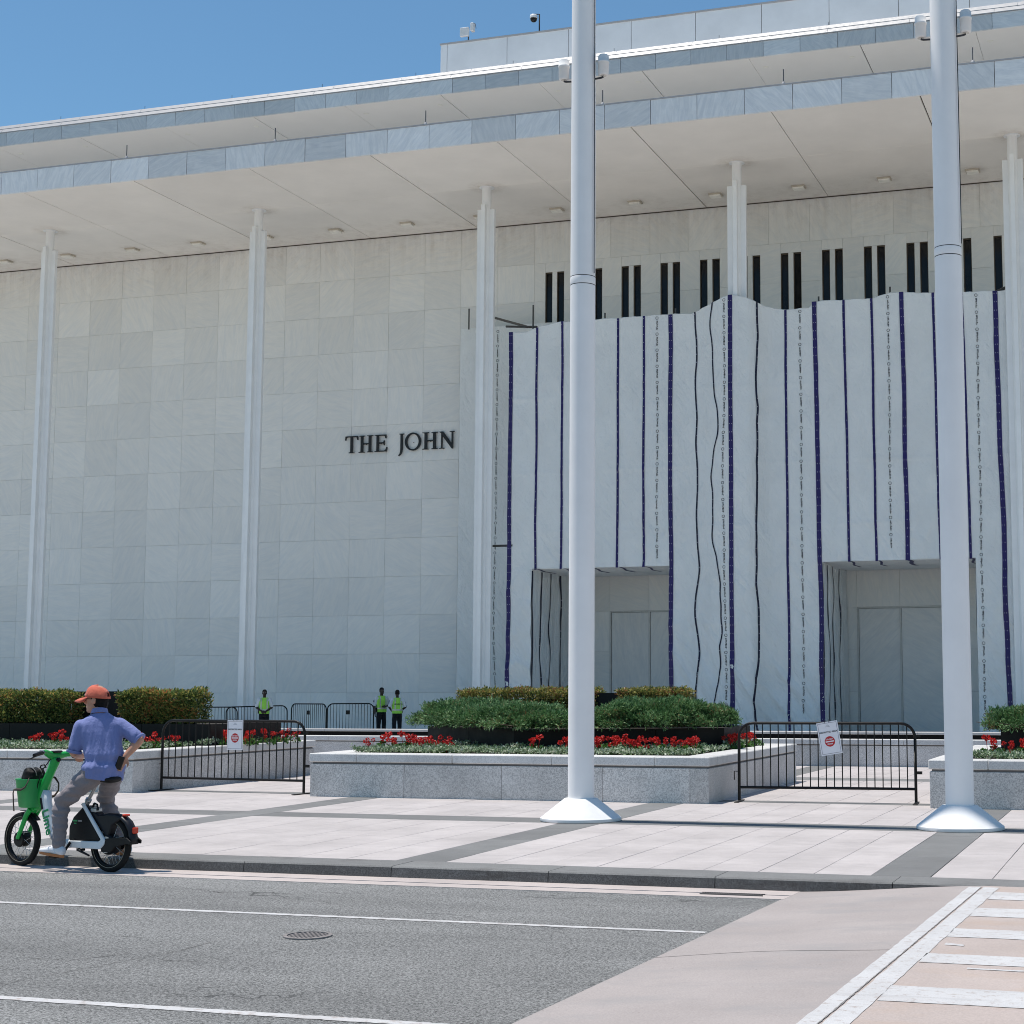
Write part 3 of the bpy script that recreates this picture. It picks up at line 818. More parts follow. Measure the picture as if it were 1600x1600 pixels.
# ================================================================== fabric wrap round the entrance scaffold
M_cloth = NT('wrap_fabric')
def _cloth(t):
    p = t.pos()
    f = t.ramp(t.noise(p, 0.9, 5.0, 0.6), 0.3, 0.7, 0.95, 1.03)
    c = t.scale_col((0.80, 0.81, 0.805), f)
    d = t.ramp(t.noise(t.vscale(p, (1, 1, .5)), 1.6, 6.0, 0.68), 0.58, 0.78)
    c = t.mix(t.math('MULTIPLY', d, 0.05), c, (0.42, 0.40, 0.37))
    h = t.math('ADD', t.noise(t.vscale(p, (1.6, 1.6, .7)), 1.5, 5.0, 0.6, 0.8), t.math('MULTIPLY', t.noise(p, 7.0, 4.0, 0.6, 0.5), 0.25))
    wv = t.n('ShaderNodeVectorMath', operation='ADD'); t.l(t.vscale(p, (0.55, 0.55, 0.8)), wv.inputs[0])
    cw = t.n('ShaderNodeCombineXYZ'); t.l(t.math('MULTIPLY', t.noise(p, 1.1, 3.0), 0.9), cw.inputs[0]); t.l(t.math('MULTIPLY', t.noise(p, 0.8, 3.0), 1.2), cw.inputs[2])
    t.l(cw.outputs[0], wv.inputs[1])
    vo = t.n('ShaderNodeTexVoronoi'); vo.feature = 'DISTANCE_TO_EDGE'; vo.inputs['Scale'].default_value = 1.3; t.l(wv.outputs[0], vo.inputs['Vector'])
    cr = t.math('MULTIPLY', t.ramp(vo.outputs['Distance'], 0.07, 0.0), t.ramp(t.noise(p, 0.7, 3.0), 0.42, 0.62))
    ro = t.n('ShaderNodeVectorRotate', rotation_type='AXIS_ANGLE'); ro.inputs['Axis'].default_value = (0, 1, 0); ro.inputs['Angle'].default_value = 0.65; t.l(p, ro.inputs['Vector'])
    h2 = t.noise(t.vscale(ro.outputs[0], (2.6, 1.0, 0.45)), 1.0, 4.0, 0.55, 0.6)
    sepz = t.n('ShaderNodeSeparateXYZ'); t.l(p, sepz.inputs[0])
    h = t.math('ADD', t.math('MULTIPLY', h, 0.7), t.math('MULTIPLY', h2, t.ramp(sepz.outputs['Z'], 9.0, 1.0, 0.35, 1.5)))
    t.bump(h, 0.85, 0.12)
    tr = t.n('ShaderNodeBsdfTranslucent'); t.l(c, tr.inputs['Color'])
    t.out(c, 0.55, 0, 0.3)
    mx = t.n('ShaderNodeMixShader'); mx.inputs[0].default_value = 0.12
    o = t.t.nodes['Material Output']
    t.l(t.b.outputs[0], mx.inputs[1]); t.l(tr.outputs[0], mx.inputs[2]); t.l(mx.outputs[0], o.inputs['Surface'])
    return t.m
M_cloth = _cloth(M_cloth)
def tape_mat(name, col, dots):
    t = NT(name); p = t.pos()
    c = t.scale_col(col, t.ramp(t.noise(p, 4.0, 4.0), 0.3, 0.7, 0.8, 1.15))
    if dots:
        sep = t.n('ShaderNodeSeparateXYZ'); t.l(p, sep.inputs[0])
        fz = t.math('FRACT', t.math('MULTIPLY', sep.outputs['Z'], 3.6)); fx = t.math('FRACT', t.math('MULTIPLY', sep.outputs['X'], 13.0))
        d = t.math('MULTIPLY', t.math('LESS_THAN', fz, 0.10), t.math('LESS_THAN', fx, 0.25))
        c = t.mix(t.math('MULTIPLY', d, 0.75), c, (0.55, 0.52, 0.62))
    return t.out(c, 0.45, 0, 0.3)
M_purple = tape_mat('purple_tape', (0.022, 0.014, 0.100), True)
M_dktape = tape_mat('dark_tape', (0.012, 0.012, 0.035), True)
M_print = plain('print_black', (0.05, 0.05, 0.055), 0.6)
KS = 51.5/51.0
YF = 51.5
wrap = empty('scaffold_wrap', (-13, 52, -0.1))
tag(wrap, 'pale fabric wrap with dark purple tape stripes covering scaffolding round the entrances', 'scaffold wrap')
TOP = [(-21.5, 14.02), (-20.9, 13.98), (-20.3, 14.16), (-19.7, 14.26), (-15.7, 14.26), (-14.7, 14.22), (-13.75, 14.52), (-13.3, 14.66), (-12.95, 14.58), (-12.3, 14.30), (-11.7, 14.13), (-10.75, 14.13), (-10.55, 14.34), (-8.6, 14.30), (-8.0, 14.46), (-6.5, 14.32), (-4.2, 14.24), (-3.3, 14.24)]
def topz(x):
    for (a, za), (b, zb) in zip(TOP, TOP[1:]):
        if a <= x <= b:
            s = (x-a)/(b-a); return za+(zb-za)*s+0.010*math.sin(x*7.3)+0.008*math.sin(x*17)
    return 14.1
def front_y(x, z):
    # tent over the column, folds
    dx = x+13.20
    if dx < 0: b = max(0.0, 1.0-max(0, -dx-0.28)/1.6)
    else: b = max(0.0, 1.0-max(0, dx-0.42)/0.8)
    b = b*b*(3-2*b)
    y = YF-0.50*b
    n = mnoise.noise
    tp = min(1.0, max(0.25, (13.6-z)/1.5))
    y += tp*0.035*n((x*0.9, z*0.25, 3.1))+tp*0.025*n((x*2.3+z*0.35, z*0.6, 7.7))
    low = max(0.0, min(1.0, (7.5-z)/6.0)); low = 0.18+0.82*low
    for k, (ca, sa) in enumerate(((0.80, 0.60), (0.84, -0.54), (0.97, 0.25))):
        u_, v_ = x*ca+z*sa, -x*sa+z*ca
        r_ = 1.0-abs(n((u_*1.15, v_*0.28, 1.5+7*k)))*2.2
        msk = max(0.0, n((x*0.45, z*0.35, 20.0+5*k))+0.25)
        if r_ > 0: y -= low*tp*msk*0.19*r_*r_*r_
    for zh in (11.6, 9.0, 6.9, 3.7, 1.6):
        zz = zh+0.12*n((x*0.35, zh, 2.0))
        y -= 0.028*max(0.0, n((x*0.4, zh*1.3, 6.0))+0.35)*math.exp(-((z-zz)/0.05)**2)
    return y
RA, RB, RZT = (-20.58, -15.60), (-10.40, -5.46), 5.66
def in_hole(x, z):
    return z < RZT and (RA[0] < x < RA[1] or RB[0] < x < RB[1])
def fabric(name, us, vs_, fn, hole=None, parent=wrap):
    idx = {}; m = MB(); V = []
    for i, u in enumerate(us):
        for j, v in enumerate(vs_):
            idx[i, j] = len(V); V.append(fn(u, v))
    F = []
    for i in range(len(us)-1):
        for j in range(len(vs_)-1):
            if hole and hole((us[i]+us[i+1])/2, (vs_[j]+vs_[j+1])/2): continue
            F.append((idx[i, j], idx[i+1, j], idx[i+1, j+1], idx[i, j+1]))
    m.add(V, F, True)
    return m.build(name, M_cloth, parent, fix=False)
def lin(a, b, n): return [a+(b-a)*i/n for i in range(n+1)]
us = sorted(set([round(x, 4) for x in lin(-21.45, -3.35, 300)]+[RA[0], RA[1], RB[0], RB[1]]))
hz = [0.0]+[i/110 for i in range(1, 111)]
fr_v = lin(-0.12, RZT, 90)+[RZT+(1.0)*t for t in lin(0, 1, 130)[1:]]
def front_pt(u, v):
    z = v if v <= RZT else RZT+(v-RZT)*(topz(u)-RZT)
    return (u, front_y(u, z), z)
fabric('front_fabric', us, fr_v, front_pt, lambda u, v: in_hole(u, v) if v < RZT else False)
# rolled top hem
MB().tube([(x, front_y(x, topz(x))+0.02, topz(x)-0.01) for x in lin(-21.45, -3.35, 120)], 0.03, 6).build('top_hem', M_cloth, wrap)
n_ = mnoise.noise
for R in (RA, RB):
    fabric('recess_ceiling', lin(R[0], R[1], 24), lin(YF-0.02, YW-0.06, 20), lambda x, y: (x, y, RZT+0.02-0.10*max(0, math.sin((y-YF)/4.5*math.pi))*0.6+0.03*n_((x*1.2, y*1.5, 2))))
    fabric('recess_side', lin(YF-0.02, YW-0.06, 30), lin(-0.12, RZT, 44), lambda y, z, X=R[0]: (X+0.05*n_((y*2.2, z*0.5, X))+0.04*n_((y*4, z*1.1, X+5)), y, z))
    fabric('recess_side', lin(YF-0.02, YW-0.06, 16), lin(-0.12, RZT, 24), lambda y, z, X=R[1]: (X+0.05*n_((y*2.2, z*0.5, X)), y, z))
fabric('rear_fabric', lin(-25.05, -21.2, 26), lin(-0.12, 15.2, 60), lambda x, z: (x+ (0.05*n_((0, z*.6, 4)) if x < -25 else 0), 55.25+0.04*n_((x*1.5, z*.4, 8))+0.03*n_((x*3, z, 1)), z))
fabric('side_return', lin(YF, 55.3, 18), lin(-0.12, 14.0, 50), lambda y, z: (-21.45+0.06*n_((y, z*.5, 2)), y, z))
fabric('side_return', lin(YF, 55.9, 18), lin(-0.12, 14.2, 50), lambda y, z: (-3.35+0.06*n_((y, z*.5, 2)), y, z))
fabric('top_sheet', lin(-21.4, -3.4, 60), lin(YF+0.05, 55.95, 10), lambda x, y: (x, y, 13.4+0.15*n_((x*.6, y*.6, 4))))

def ribbon(x0, w, mat, wob=0.015, per=3.0, z0=-0.05, z1=None, seed=0, name='tape_stripe', lean=0.0):
    m = MB(); V = []; zt = z1 if z1 is not None else topz(x0)+0.01
    n = int((zt-z0)/0.06)
    for i in range(n+1):
        z = z0+(zt-z0)*i/n
        x = x0+lean*(zt-z)/14+wob*(mnoise.noise((seed*3.7, z/per, 1.3))*1.6+0.4*mnoise.noise((seed*1.7, z*2.6/per, 5.3)))
        ww = w*(1+0.12*mnoise.noise((seed, z*1.7, 2)))*(0.85 if wob > .06 else 1)
        for s in (-1, 1):
            xx = x+s*ww/2; V.append((xx, front_y(xx, z)-0.016, z))
    m.add(V, [(2*i, 2*i+1, 2*i+3, 2*i+2) for i in range(n)], True)
    return m.build(name, mat, wrap, fix=False)
def under(x, w, mat, dy=1.6):
    m = MB(); V = []
    for i in range(11):
        y = YF-0.03+dy*i/10; xx = x+0.06*math.sin(i*.7)
        for s in (-1, 1):
            X = xx+s*w/2
            z = RZT+0.02-0.10*max(0, math.sin((y-YF)/4.5*math.pi))*0.6+0.03*n_((X*1.2, y*1.5, 2))-0.012
            V.append((X, y, z))
    m.add(V, [(2*i, 2*i+1, 2*i+3, 2*i+2) for i in range(10)], True); m.build('tape_stripe', mat, wrap, fix=False)
WD, NR, TH = 0.15, 0.085, 0.055
sp = [(-21.21, WD, M_purple, .02, -.0), (-20.24, NR, M_purple, .02, 0), (-19.30, NR, M_purple, .02, 0), (-18.25, NR, M_purple, .02, 0), (-17.29, NR, M_purple, .015, 0), (-16.36, NR, M_purple, .015, 0),
      (-15.41, WD, M_purple, .02, 0), (-14.48, NR*.85, M_dktape, .10, 0), (-13.75, TH, M_dktape, .22, 0), (-13.20, WD, M_purple, .012, 0), (-12.37, TH*1.2, M_dktape, .11, 0), (-11.43, NR, M_purple, .02, 0),
      (-10.45, WD, M_purple, .03, .1), (-9.48, NR, M_purple, .02, .1), (-8.58, NR, M_purple, .02, .1), (-7.59, WD*.95, M_purple, .02, .08), (-6.57, NR, M_purple, .02, .1), (-5.66, NR, M_purple, .02, .15), (-4.60, WD*1.05, M_purple, .05, .18)]
for i, (x, w, m, wob, ln) in enumerate(sp):
    x *= KS
    hole = (RA[0] < x < RA[1]-.05) or (RB[0]+.05 < x < RB[1])
    ribbon(x, w, m, wob, 3.0 if wob < .08 else 1.9, RZT-0.02 if hole else -0.05, None, i+1, lean=ln)
    if hole: under(x+ln*.6, w, m, 1.9)
for yy, w, wob in ((51.55, .16, .02), (52.35, .09, .13), (53.2, .09, .11), (54.3, .13, .10)):
    for R in (RA, RB):
        m = MB(); V = []
        for i in range(41):
            z = -0.05+(RZT)*i/40
            y = yy+wob*mnoise.noise((yy, z*.8, R[0]))*1.3
            for s in (-1, 1):
                y2 = y+s*w/2*(1+.5*mnoise.noise((yy, z*1.6, 3)))
                V.append((R[0]+0.05*n_((y2*2.2, z*0.5, R[0]))+0.04*n_((y2*4, z*1.1, R[0]+5))+0.014, y2, z))
        m.add(V, [(2*i, 2*i+1, 2*i+3, 2*i+2) for i in range(40)], True); m.build('tape_stripe', M_dktape, wrap, fix=False)
# rows of small printed marks: a ring and a smudged word, over and over
def print_row(x0, z0, z1, yfun, wob=0.02, seed=0, sc=1.0):
    m = MB(); rnd = random.Random(seed); z = z1-0.1
    glyph = [(rnd.uniform(.014, .026), rnd.uniform(.03, .058), rnd.random()) for _ in range(9)]
    def P(dx, zz):
        x = x0+wob*mnoise.noise((seed*2.1, zz/3, 1.3))*1.6+dx
        return (x, yfun(x, zz)-0.012, zz)
    while z > z0+0.6:
        r = 0.052*sc; n = 14
        V = []; 
        for k in range(n):
            t = 2*math.pi*k/n
            V += [P(r*math.cos(t), z+r*math.sin(t)), P(r*.72*math.cos(t), z+r*.72*math.sin(t))]
        m.add(V, [(2*k, 2*((k+1) % n), 2*((k+1) % n)+1, 2*k+1) for k in range(n)])
        zz = z-0.10
        for gw, gh, gr_ in glyph:
            dx = 0.012*(gr_-.5)
            m.add([P(dx-gh/2, zz), P(dx+gh/2, zz), P(dx+gh/2, zz-gw), P(dx-gh/2, zz-gw)], [(0, 1, 2, 3)])
            if gr_ > .35: m.add([P(dx+gh/2-.018, zz-gw), P(dx+gh/2, zz-gw), P(dx+gh/2, zz-gw-.02), P(dx+gh/2-.018, zz-gw-.02)], [(0, 1, 2, 3)])
            zz -= gw+0.016
        z -= 0.56
    tag(m.build('printed_row', M_print, wrap, fix=False), kind='stuff')
for i, (x, wob) in enumerate(((-15.88, .02), (-13.44, .07), (-10.96, .02), (-8.06, .02), (-5.22, .02))):
    x *= KS
    hole = RA[0] < x < RA[1] or RB[0] < x < RB[1]
    print_row(x, RZT if hole else 0.1, topz(x), front_y, wob, i+1)
print_row(-23.55, 0.2, 15.1, lambda x, z: 55.25+0.04*n_((x*1.5, z*.4, 8))+0.03*n_((x*3, z, 1)), .05, 9)
# scaffold tubes that poke out
M_scaf = plain('scaffold_steel', (0.10, 0.095, 0.09), 0.5, 0.6)
for a, b, r in (((-24.6, 55.0, 15.1), (-24.6, 55.0, 15.9), .03), ((-23.6, 54.6, 15.45), (-21.0, 52.0, 14.3), .045), ((-21.9, 52.2, 14.42), (-20.6, 51.9, 14.25), .04), ((-20.75, 51.9, 14.0), (-20.75, 51.9, 15.05), .03), ((-18.1, 52.0, 14.1), (-18.1, 52.0, 14.6), .03),
                ((-22.4, 51.95, 6.55), (-21.3, 51.5, 6.50), .04), ((-15.5, 51.9, 14.1), (-15.5, 51.9, 14.55), .03), ((-10.5, 51.9, 14.1), (-10.5, 51.9, 14.6), .03), ((-8.1, 51.9, 14.2), (-8.1, 51.9, 14.75), .03), ((-4.7, 51.9, 14.3), (-3.6, 52.5, 14.9), .05)):
    MB().tube([a, b], r, 8).build('scaffold_tube', M_scaf, wrap)
# ================================================================== flagpoles
M_pole = plain('pole_white', (0.92, 0.885, 0.865), 0.6, 0.0, 0.15, var=0.05, scale=1.2)
M_base = plain('base_white', (0.80, 0.79, 0.78), 0.7, 0.0, 0.15, var=0.06, scale=5.0)
M_rubber = plain('gasket_dark', (0.05, 0.05, 0.055), 0.7)
def flagpole(x, y, label):
    r = empty('flagpole', (x, y, 0)); tag(r, label, 'flagpole', 'flagpoles at the front of the plaza')
    MB().lathe([(0.158, 0.24), (0.156, 6.56)], (x, y, 0), 48, True, False).build('lower_pole', M_pole, r)
    MB().lathe([(0.1545, 6.55), (0.1545, 6.57)], (x, y, 0), 48, True, False).build('joint_ring', M_rubber, r)
    MB().lathe([(0.1565, 6.57), (0.158, 6.575), (0.158, 6.66), (0.1565, 6.665)], (x, y, 0), 48, True, False).build('joint_sleeve', M_pole, r)
    MB().lathe([(0.1540, 6.66), (0.1540, 6.675)], (x, y, 0), 48, True, False).build('joint_ring', M_rubber, r)
    MB().lathe([(0.1555, 6.675), (0.150, 11.0), (0.135, 17.0), (0.10, 24.0), (0.095, 24.1)], (x, y, 0), 48).build('upper_pole', M_pole, r)
    MB().tube([(x+0.166, y-0.05, 6.7), (x+0.16, y-0.05, 23.6)], 0.006, 5).build('halyard', M_rubber, r)
    # skirt
    MB().lathe([(0.485, 0.004), (0.49, 0.012), (0.486, 0.040)], (x, y, 0), 64, True, False).lathe([(0.486, 0.040), (0.478, 0.046), (0.472, 0.049)], (x, y, 0), 64, True, False).lathe([(0.472, 0.049), (0.208, 0.258)], (x, y, 0), 64, True, False).lathe([(0.208, 0.258), (0.20, 0.266), (0.15, 0.268)], (x, y, 0), 64, True, False).build('base_skirt', M_base, r)
    # two lamp housings on short brackets
    for s in (-1, 1):
        hx = x+s*0.265
        h = MB().lathe([(0.0, 0.27), (0.055, 0.268), (0.068, 0.25), (0.068, 0.185), (0.074, 0.183), (0.074, 0.165), (0.068, 0.163), (0.066, 0.012), (0.05, 0.0), (0.0, 0.0)], (hx, y, 9.25), 20, True, False).build('lamp_housing', M_base, r)
        MB().tube([(hx, y, 9.235), (hx-s*0.03, y, 9.225), (x+s*0.145, y, 9.22)], 0.012, 6).build('bracket', M_rubber, h)
        MB().lathe([(0.0, -0.003), (0.04, -0.003)], (hx, y, 9.25), 14, False, False).build('lens', plain('lamp_glass', (0.55, 0.54, 0.5), 0.2), h)
    # ball finial
    MB().lathe([(0.0, 24.45)]+[(0.16*math.sin(a), 24.29-0.16*math.cos(a)*-1) for a in (0.5, 1.0, 1.57, 2.2, 2.8)]+[(0.0, 24.1)], (x, y, 0), 20, True, False).build('finial', plain('gold_ball', (0.6, 0.42, 0.12), 0.3, 1.0), r)
    return r
fp1 = flagpole(-6.715, 18.45, 'white flagpole on a conical base in front of the middle planter')
fp2 = flagpole(-2.195, 18.45, 'white flagpole on a conical base at the right, beside the right planter')
# ================================================================== low walls behind the planters
lw = empty('granite_wall', (-10, 32.6, 0)); tag(lw, 'low grey granite wall with coping running behind the planters', 'wall')
for i in range(-26, 14):
    x0 = -2.2+i*1.836
    panel('wall_stone', M_wallgran, lw, x0+0.003, x0+1.833, 32.47, 32.80, -0.15, 0.415, 0.004)
    panel('coping_stone', M_coping, lw, x0+0.921, x0+2.751, 32.44, 32.84, 0.437, 0.54, 0.006)
MB().box(-50, 23, 32.50, 32.78, 0.41, 0.44).build('reveal', M_joint, lw)
bw = empty('dark_stone_wall', (-10, 36, -0.14)); tag(bw, 'low black stone wall with a thin white top behind the granite wall', 'wall')
for i in range(-30, 16):
    x0 = -2+i*1.836
    panel('wall_slab', plain('black_stone', (0.006, 0.006, 0.0065), 0.7, 0.0, 0.1), bw, x0+0.002, x0+1.834, 36.0, 36.45, -0.14, 0.535, 0.004)
    panel('cap_stone', M_coping_w, bw, x0+0.502, x0+2.334, 35.99, 36.5, 0.538, 0.592, 0.005)

# ================================================================== planters
M_soil = plain('dark_soil', (0.035, 0.028, 0.022), 0.95, var=0.4, scale=12)
M_box = plain('bronze_box', (0.012, 0.0105, 0.010), 0.5, 0.0, 0.2, var=0.2, scale=2.5)
PLX = {'left': -21.28, 'middle': -12.10, 'right': -2.95}
PW, PY0, PY1 = 6.13, 21.52, 27.1
for nm, x0 in PLX.items():
    x1 = x0+PW
    p = empty('granite_planter', (x0+PW/2, PY0+2.8, 0))
    tag(p, {'left': 'long grey granite planter behind the cyclist, with a dense leafy hedge', 'middle': 'wide grey granite planter behind the left flagpole, with green junipers',
            'right': 'grey granite planter cut off by the right edge beside the flagpole'}[nm], 'planter', 'granite planters along the plaza')
    js = [x0, x0+0.0+1.53, x0+3.06, x0+4.59, x1-0.27, x1]
    for a, b in zip(js, js[1:]):
        panel('front_stone', M_wallgran, p, a+0.002, b-0.002, PY0, PY0+0.30, -0.02, 0.478, 0.006)
    for k in range(4):
        a = PY0+0.302+k*1.319
        panel('side_stone', M_wallgran, p, x0, x0+0.30, a, a+1.316, -0.02, 0.478, 0.006)
        panel('side_stone', M_wallgran, p, x1-0.30, x1, a, a+1.316, -0.02, 0.478, 0.006)
    panel('rear_stone', M_wallgran, p, x0+0.302, x1-0.302, PY1-0.30, PY1-0.01, -0.02, 0.478, 0.006)
    MB().box(x0+0.03, x1-0.03, PY0+0.03, PY1-0.03, 0.44, 0.507).box(x0+0.3, x1-0.3, PY0+0.3, PY1-0.3, 0.0, 0.43).build('reveal', M_joint, p)
    cs = [x0-0.015, x0+0.765, x0+2.295, x0+3.825, x0+5.355, x1+0.015]
    for a, b in zip(cs, cs[1:]):
        panel('coping_stone', M_coping, p, a+0.002, b-0.002, PY0-0.015, PY0+0.42, 0.507, 0.632, 0.012)
    for xa, xb in ((x0-0.015, x0+0.42), (x1-0.42, x1+0.015)):
        for k in range(3):
            a = PY0+0.424+k*1.57
            panel('coping_stone', M_coping, p, xa, xb, a, a+1.566, 0.507, 0.632, 0.012)
    panel('coping_stone', M_coping, p, x0-0.015, x1+0.015, PY1-0.44, PY1+0.01, 0.507, 0.632, 0.012)
    MB().box(x0+0.42, x1-0.42, PY0+0.42, PY1-0.44, 0.5, 0.60).build('soil', M_soil, p)

def dark_box(poly, z0, z1, label, lip=True):
    b = empty('planter_box', (sum(p[0] for p in poly)/len(poly), sum(p[1] for p in poly)/len(poly), z0))
    tag(b, label, 'planter box')
    n = len(poly)
    for i in range(n):
        a, c = Vector(poly[i]), Vector(poly[(i+1) % n]); d = (c-a); L = d.length; d.normalize(); nn = Vector((d.y, -d.x))
        k = max(1, round(L/1.25))
        for j in range(k):
            p0, p1 = a+d*(L*j/k+0.004), a+d*(L*(j+1)/k-0.004)
            q0, q1 = p0-nn*0.03, p1-nn*0.03
            MB().prism([tuple(p0), tuple(p1), tuple(q1), tuple(q0)], 'z', z0, z1).build('side_panel', M_box, b)
    inner = [tuple(Vector(p)*0.0+Vector(p)) for p in poly]
    cx = sum(p[0] for p in poly)/n; cy = sum(p[1] for p in poly)/n
    MB().prism([(cx+(p[0]-cx)*0.97, cy+(p[1]-cy)*0.95) for p in poly], 'z', z0, z1-0.03).build('soil', M_soil, b)
    return b
dark_box([(-20.8, 24.0), (-15.40, 24.0), (-15.40, 26.3), (-20.8, 26.3)], 0.58, 0.99, 'long low black metal box holding the leafy hedge behind the cyclist')
dark_box([(-18.65, 24.62), (-17.50, 24.62), (-17.50, 25.8), (-18.65, 25.8)], 0.95, 1.545, 'tall black metal box between the two hedges behind the cyclist')
dark_box([(-11.85, 25.0), (-9.46, 23.0), (-6.6, 24.7), (-6.6, 26.4), (-11.85, 26.4)], 0.55, 0.955, 'black pointed metal box under the junipers in the middle planter')
dark_box([(-9.55, 25.75), (-8.25, 25.75), (-8.25, 26.35), (-9.55, 26.35)], 0.9, 1.50, 'tall black metal box between the hedges behind the junipers')
dark_box([(-2.28, 24.4), (0.6, 23.4), (2.6, 24.4), (2.6, 26.3), (-2.28, 26.3)], 0.55, 0.96, 'black metal box under the juniper at the right edge')

# ================================================================== plants
M_nand = leafmat('hedge_leaf', [(0.0, (0.035, 0.07, 0.02)), (0.35, (0.12, 0.19, 0.05)), (0.62, (0.30, 0.33, 0.09)), (0.88, (0.52, 0.38, 0.12)), (1.0, (0.50, 0.17, 0.07))], 0.42, 0.38)
M_nand2 = leafmat('hedge_leaf_yellow', [(0.0, (0.05, 0.08, 0.025)), (0.35, (0.19, 0.22, 0.06)), (0.65, (0.36, 0.34, 0.10)), (0.86, (0.42, 0.30, 0.09)), (1.0, (0.26, 0.09, 0.05))], 0.42, 0.4)
M_juni = leafmat('juniper_leaf', [(0.0, (0.025, 0.07, 0.022)), (0.35, (0.085, 0.19, 0.065)), (0.68, (0.16, 0.30, 0.11)), (0.93, (0.30, 0.42, 0.20)), (1.0, (0.24, 0.13, 0.06))], 0.6, 0.15)
M_silver = leafmat('silver_leaf', [(0.0, (0.08, 0.14, 0.06)), (0.4, (0.20, 0.29, 0.15)), (0.75, (0.38, 0.44, 0.31)), (1.0, (0.55, 0.58, 0.47))], 0.6, 0.15)
M_gerleaf = leafmat('geranium_leaf', [(0.0, (0.02, 0.06, 0.012)), (0.5, (0.06, 0.16, 0.03)), (1.0, (0.13, 0.26, 0.06))], 0.5, 0.3)
M_petal = leafmat('red_petal', [(0.0, (0.36, 0.008, 0.010)), (0.5, (0.60, 0.018, 0.018)), (1.0, (0.75, 0.05, 0.035))], 0.5, 0.25)
M_core = plain('branch_dark', (0.02, 0.02, 0.011), 0.95)
M_twig = plain('twig_brown', (0.12, 0.085, 0.06), 0.8)
def leaf(m, c, d, up, L, W, fold=0.25):
    """one leaf from c along d"""
    s = d.cross(up)
    if s.length < 1e-4: s = Vector((1, 0, 0))
    s.normalize(); nrm = s.cross(d)
    a, b = c, c+d*L
    mid = c+d*L*0.5
    v = [tuple(a), tuple(mid+s*W/2+nrm*W*fold), tuple(b), tuple(mid-s*W/2+nrm*W*fold)]
    n = len(m.v); m.v += v; m.f += [(n, n+1, n+2), (n, n+2, n+3)]; m.smooth += [False, False]
def rv():
    while True:
        v = Vector((random.uniform(-1, 1), random.uniform(-1, 1), random.uniform(-1, 1)))
        if 0.05 < v.length < 1: return v.normalized()
def shell_pts(x0, x1, y0, y1, z0, z1, n, rough=0.07, front=0.62, top=0.3, depth=0.16):
    """points near the seen faces of a clipped hedge: front, top and the right end"""
    A = [(x1-x0)*(z1-z0), (x1-x0)*(y1-y0), (y1-y0)*(z1-z0), (y1-y0)*(z1-z0)]
    tot = sum(A)
    for _ in range(n):
        r = random.uniform(0, tot)
        if r < A[0]:
            x, z = random.uniform(x0, x1), random.uniform(z0, z1); k = mnoise.noise((x*3, z*3, 1))*rough+random.random()**2*depth
            yield Vector((x, y0+k, z)), Vector((0, -1, 0.25))
        elif r < A[0]+A[1]:
            x, y = random.uniform(x0, x1), random.uniform(y0, y1); k = mnoise.noise((x*3, y*3, 5))*rough+random.random()**2*depth
            yield Vector((x, y, z1-k)), Vector((0, -0.1, 1))
        elif r < A[0]+A[1]+A[2]:
            y, z = random.uniform(y0, y1), random.uniform(z0, z1); k = mnoise.noise((y*3, z*3, 9))*rough+random.random()**2*depth
            yield Vector((x1-k, y, z)), Vector((1, 0, 0.25))
        else:
            y, z = random.uniform(y0, y1), random.uniform(z0, z1)
            yield Vector((x0+random.random()**2*depth, y, z)), Vector((-1, 0, 0.25))
def hedge(x0, x1, y0, y1, z0, z1, n, mat, label, L=0.055, taper=0.0, group='clipped hedges in the planters'):
    h = empty('hedge', ((x0+x1)/2, (y0+y1)/2, z0)); tag(h, label, 'hedge', group)
    m = MB()
    for p, nn in shell_pts(x0, x1, y0, y1, z0, z1, n):
        if taper:      # the foot draws in
            q = (z1-p.z)/(z1-z0)
            cx = (x0+x1)/2; p.x = cx+(p.x-cx)*(1-taper*q*q); p.y = y0+(p.y-y0)+0.12*q*q
        d = (nn.normalized()*0.7+rv()*0.95+Vector((0, 0, 0.25))).normalized(); p = p+nn.normalized()*random.random()**3*0.05
        s = random.uniform(0.6, 1.25)
        leaf(m, p, d, (rv()*0.8+Vector((-0.3, -0.15, 1))).normalized(), L*s, L*0.46*s)
    # stray shoots above the cut
    for _ in range(int((x1-x0)*22)):
        x, y = random.uniform(x0, x1), random.uniform(y0, y1)
        for k in range(3):
            leaf(m, Vector((x, y, z1-0.01+0.02*k)), (Vector((0, 0, 1))+rv()*0.8).normalized(), rv(), L*0.9, L*0.35)
    m.build('foliage', mat, h, fix=False)
    c = 0.13
    MB().box(x0+c+(x1-x0)*taper*.3, x1-c-(x1-x0)*taper*.3, y0+c+(.08 if taper else 0), y1-c, z0-0.03, z1-c).build('branch_mass', M_core, h)
    t = MB()
    for k in range(int((x1-x0)*5)):
        x = random.uniform(x0+.2, x1-.2); t.tube([(x, y0+.2, z0-0.1), (x+random.uniform(-.1, .1), y0+.12, z0+.2), (x+random.uniform(-.2, .2), y0+0.06, z0+.45)], [0.012, 0.008, 0.004], 5)
    t.build('stem', M_twig, h)
    return h
hedge(-21.2, -18.40, 24.06, 24.58, 1.0, 1.515, 15000, M_nand, 'reddish green clipped hedge at the left edge, left of the cyclist', 0.058)
hedge(-17.30, -15.74, 24.06, 24.50, 0.99, 1.515, 11000, M_nand, 'reddish green clipped hedge just right of the cyclist', 0.058, 0.10)
hedge(-11.62, -9.12, 25.7, 26.25, 1.12, 1.53, 12000, M_nand2, 'yellowish clipped hedge behind the junipers, left of the flagpole', 0.055)
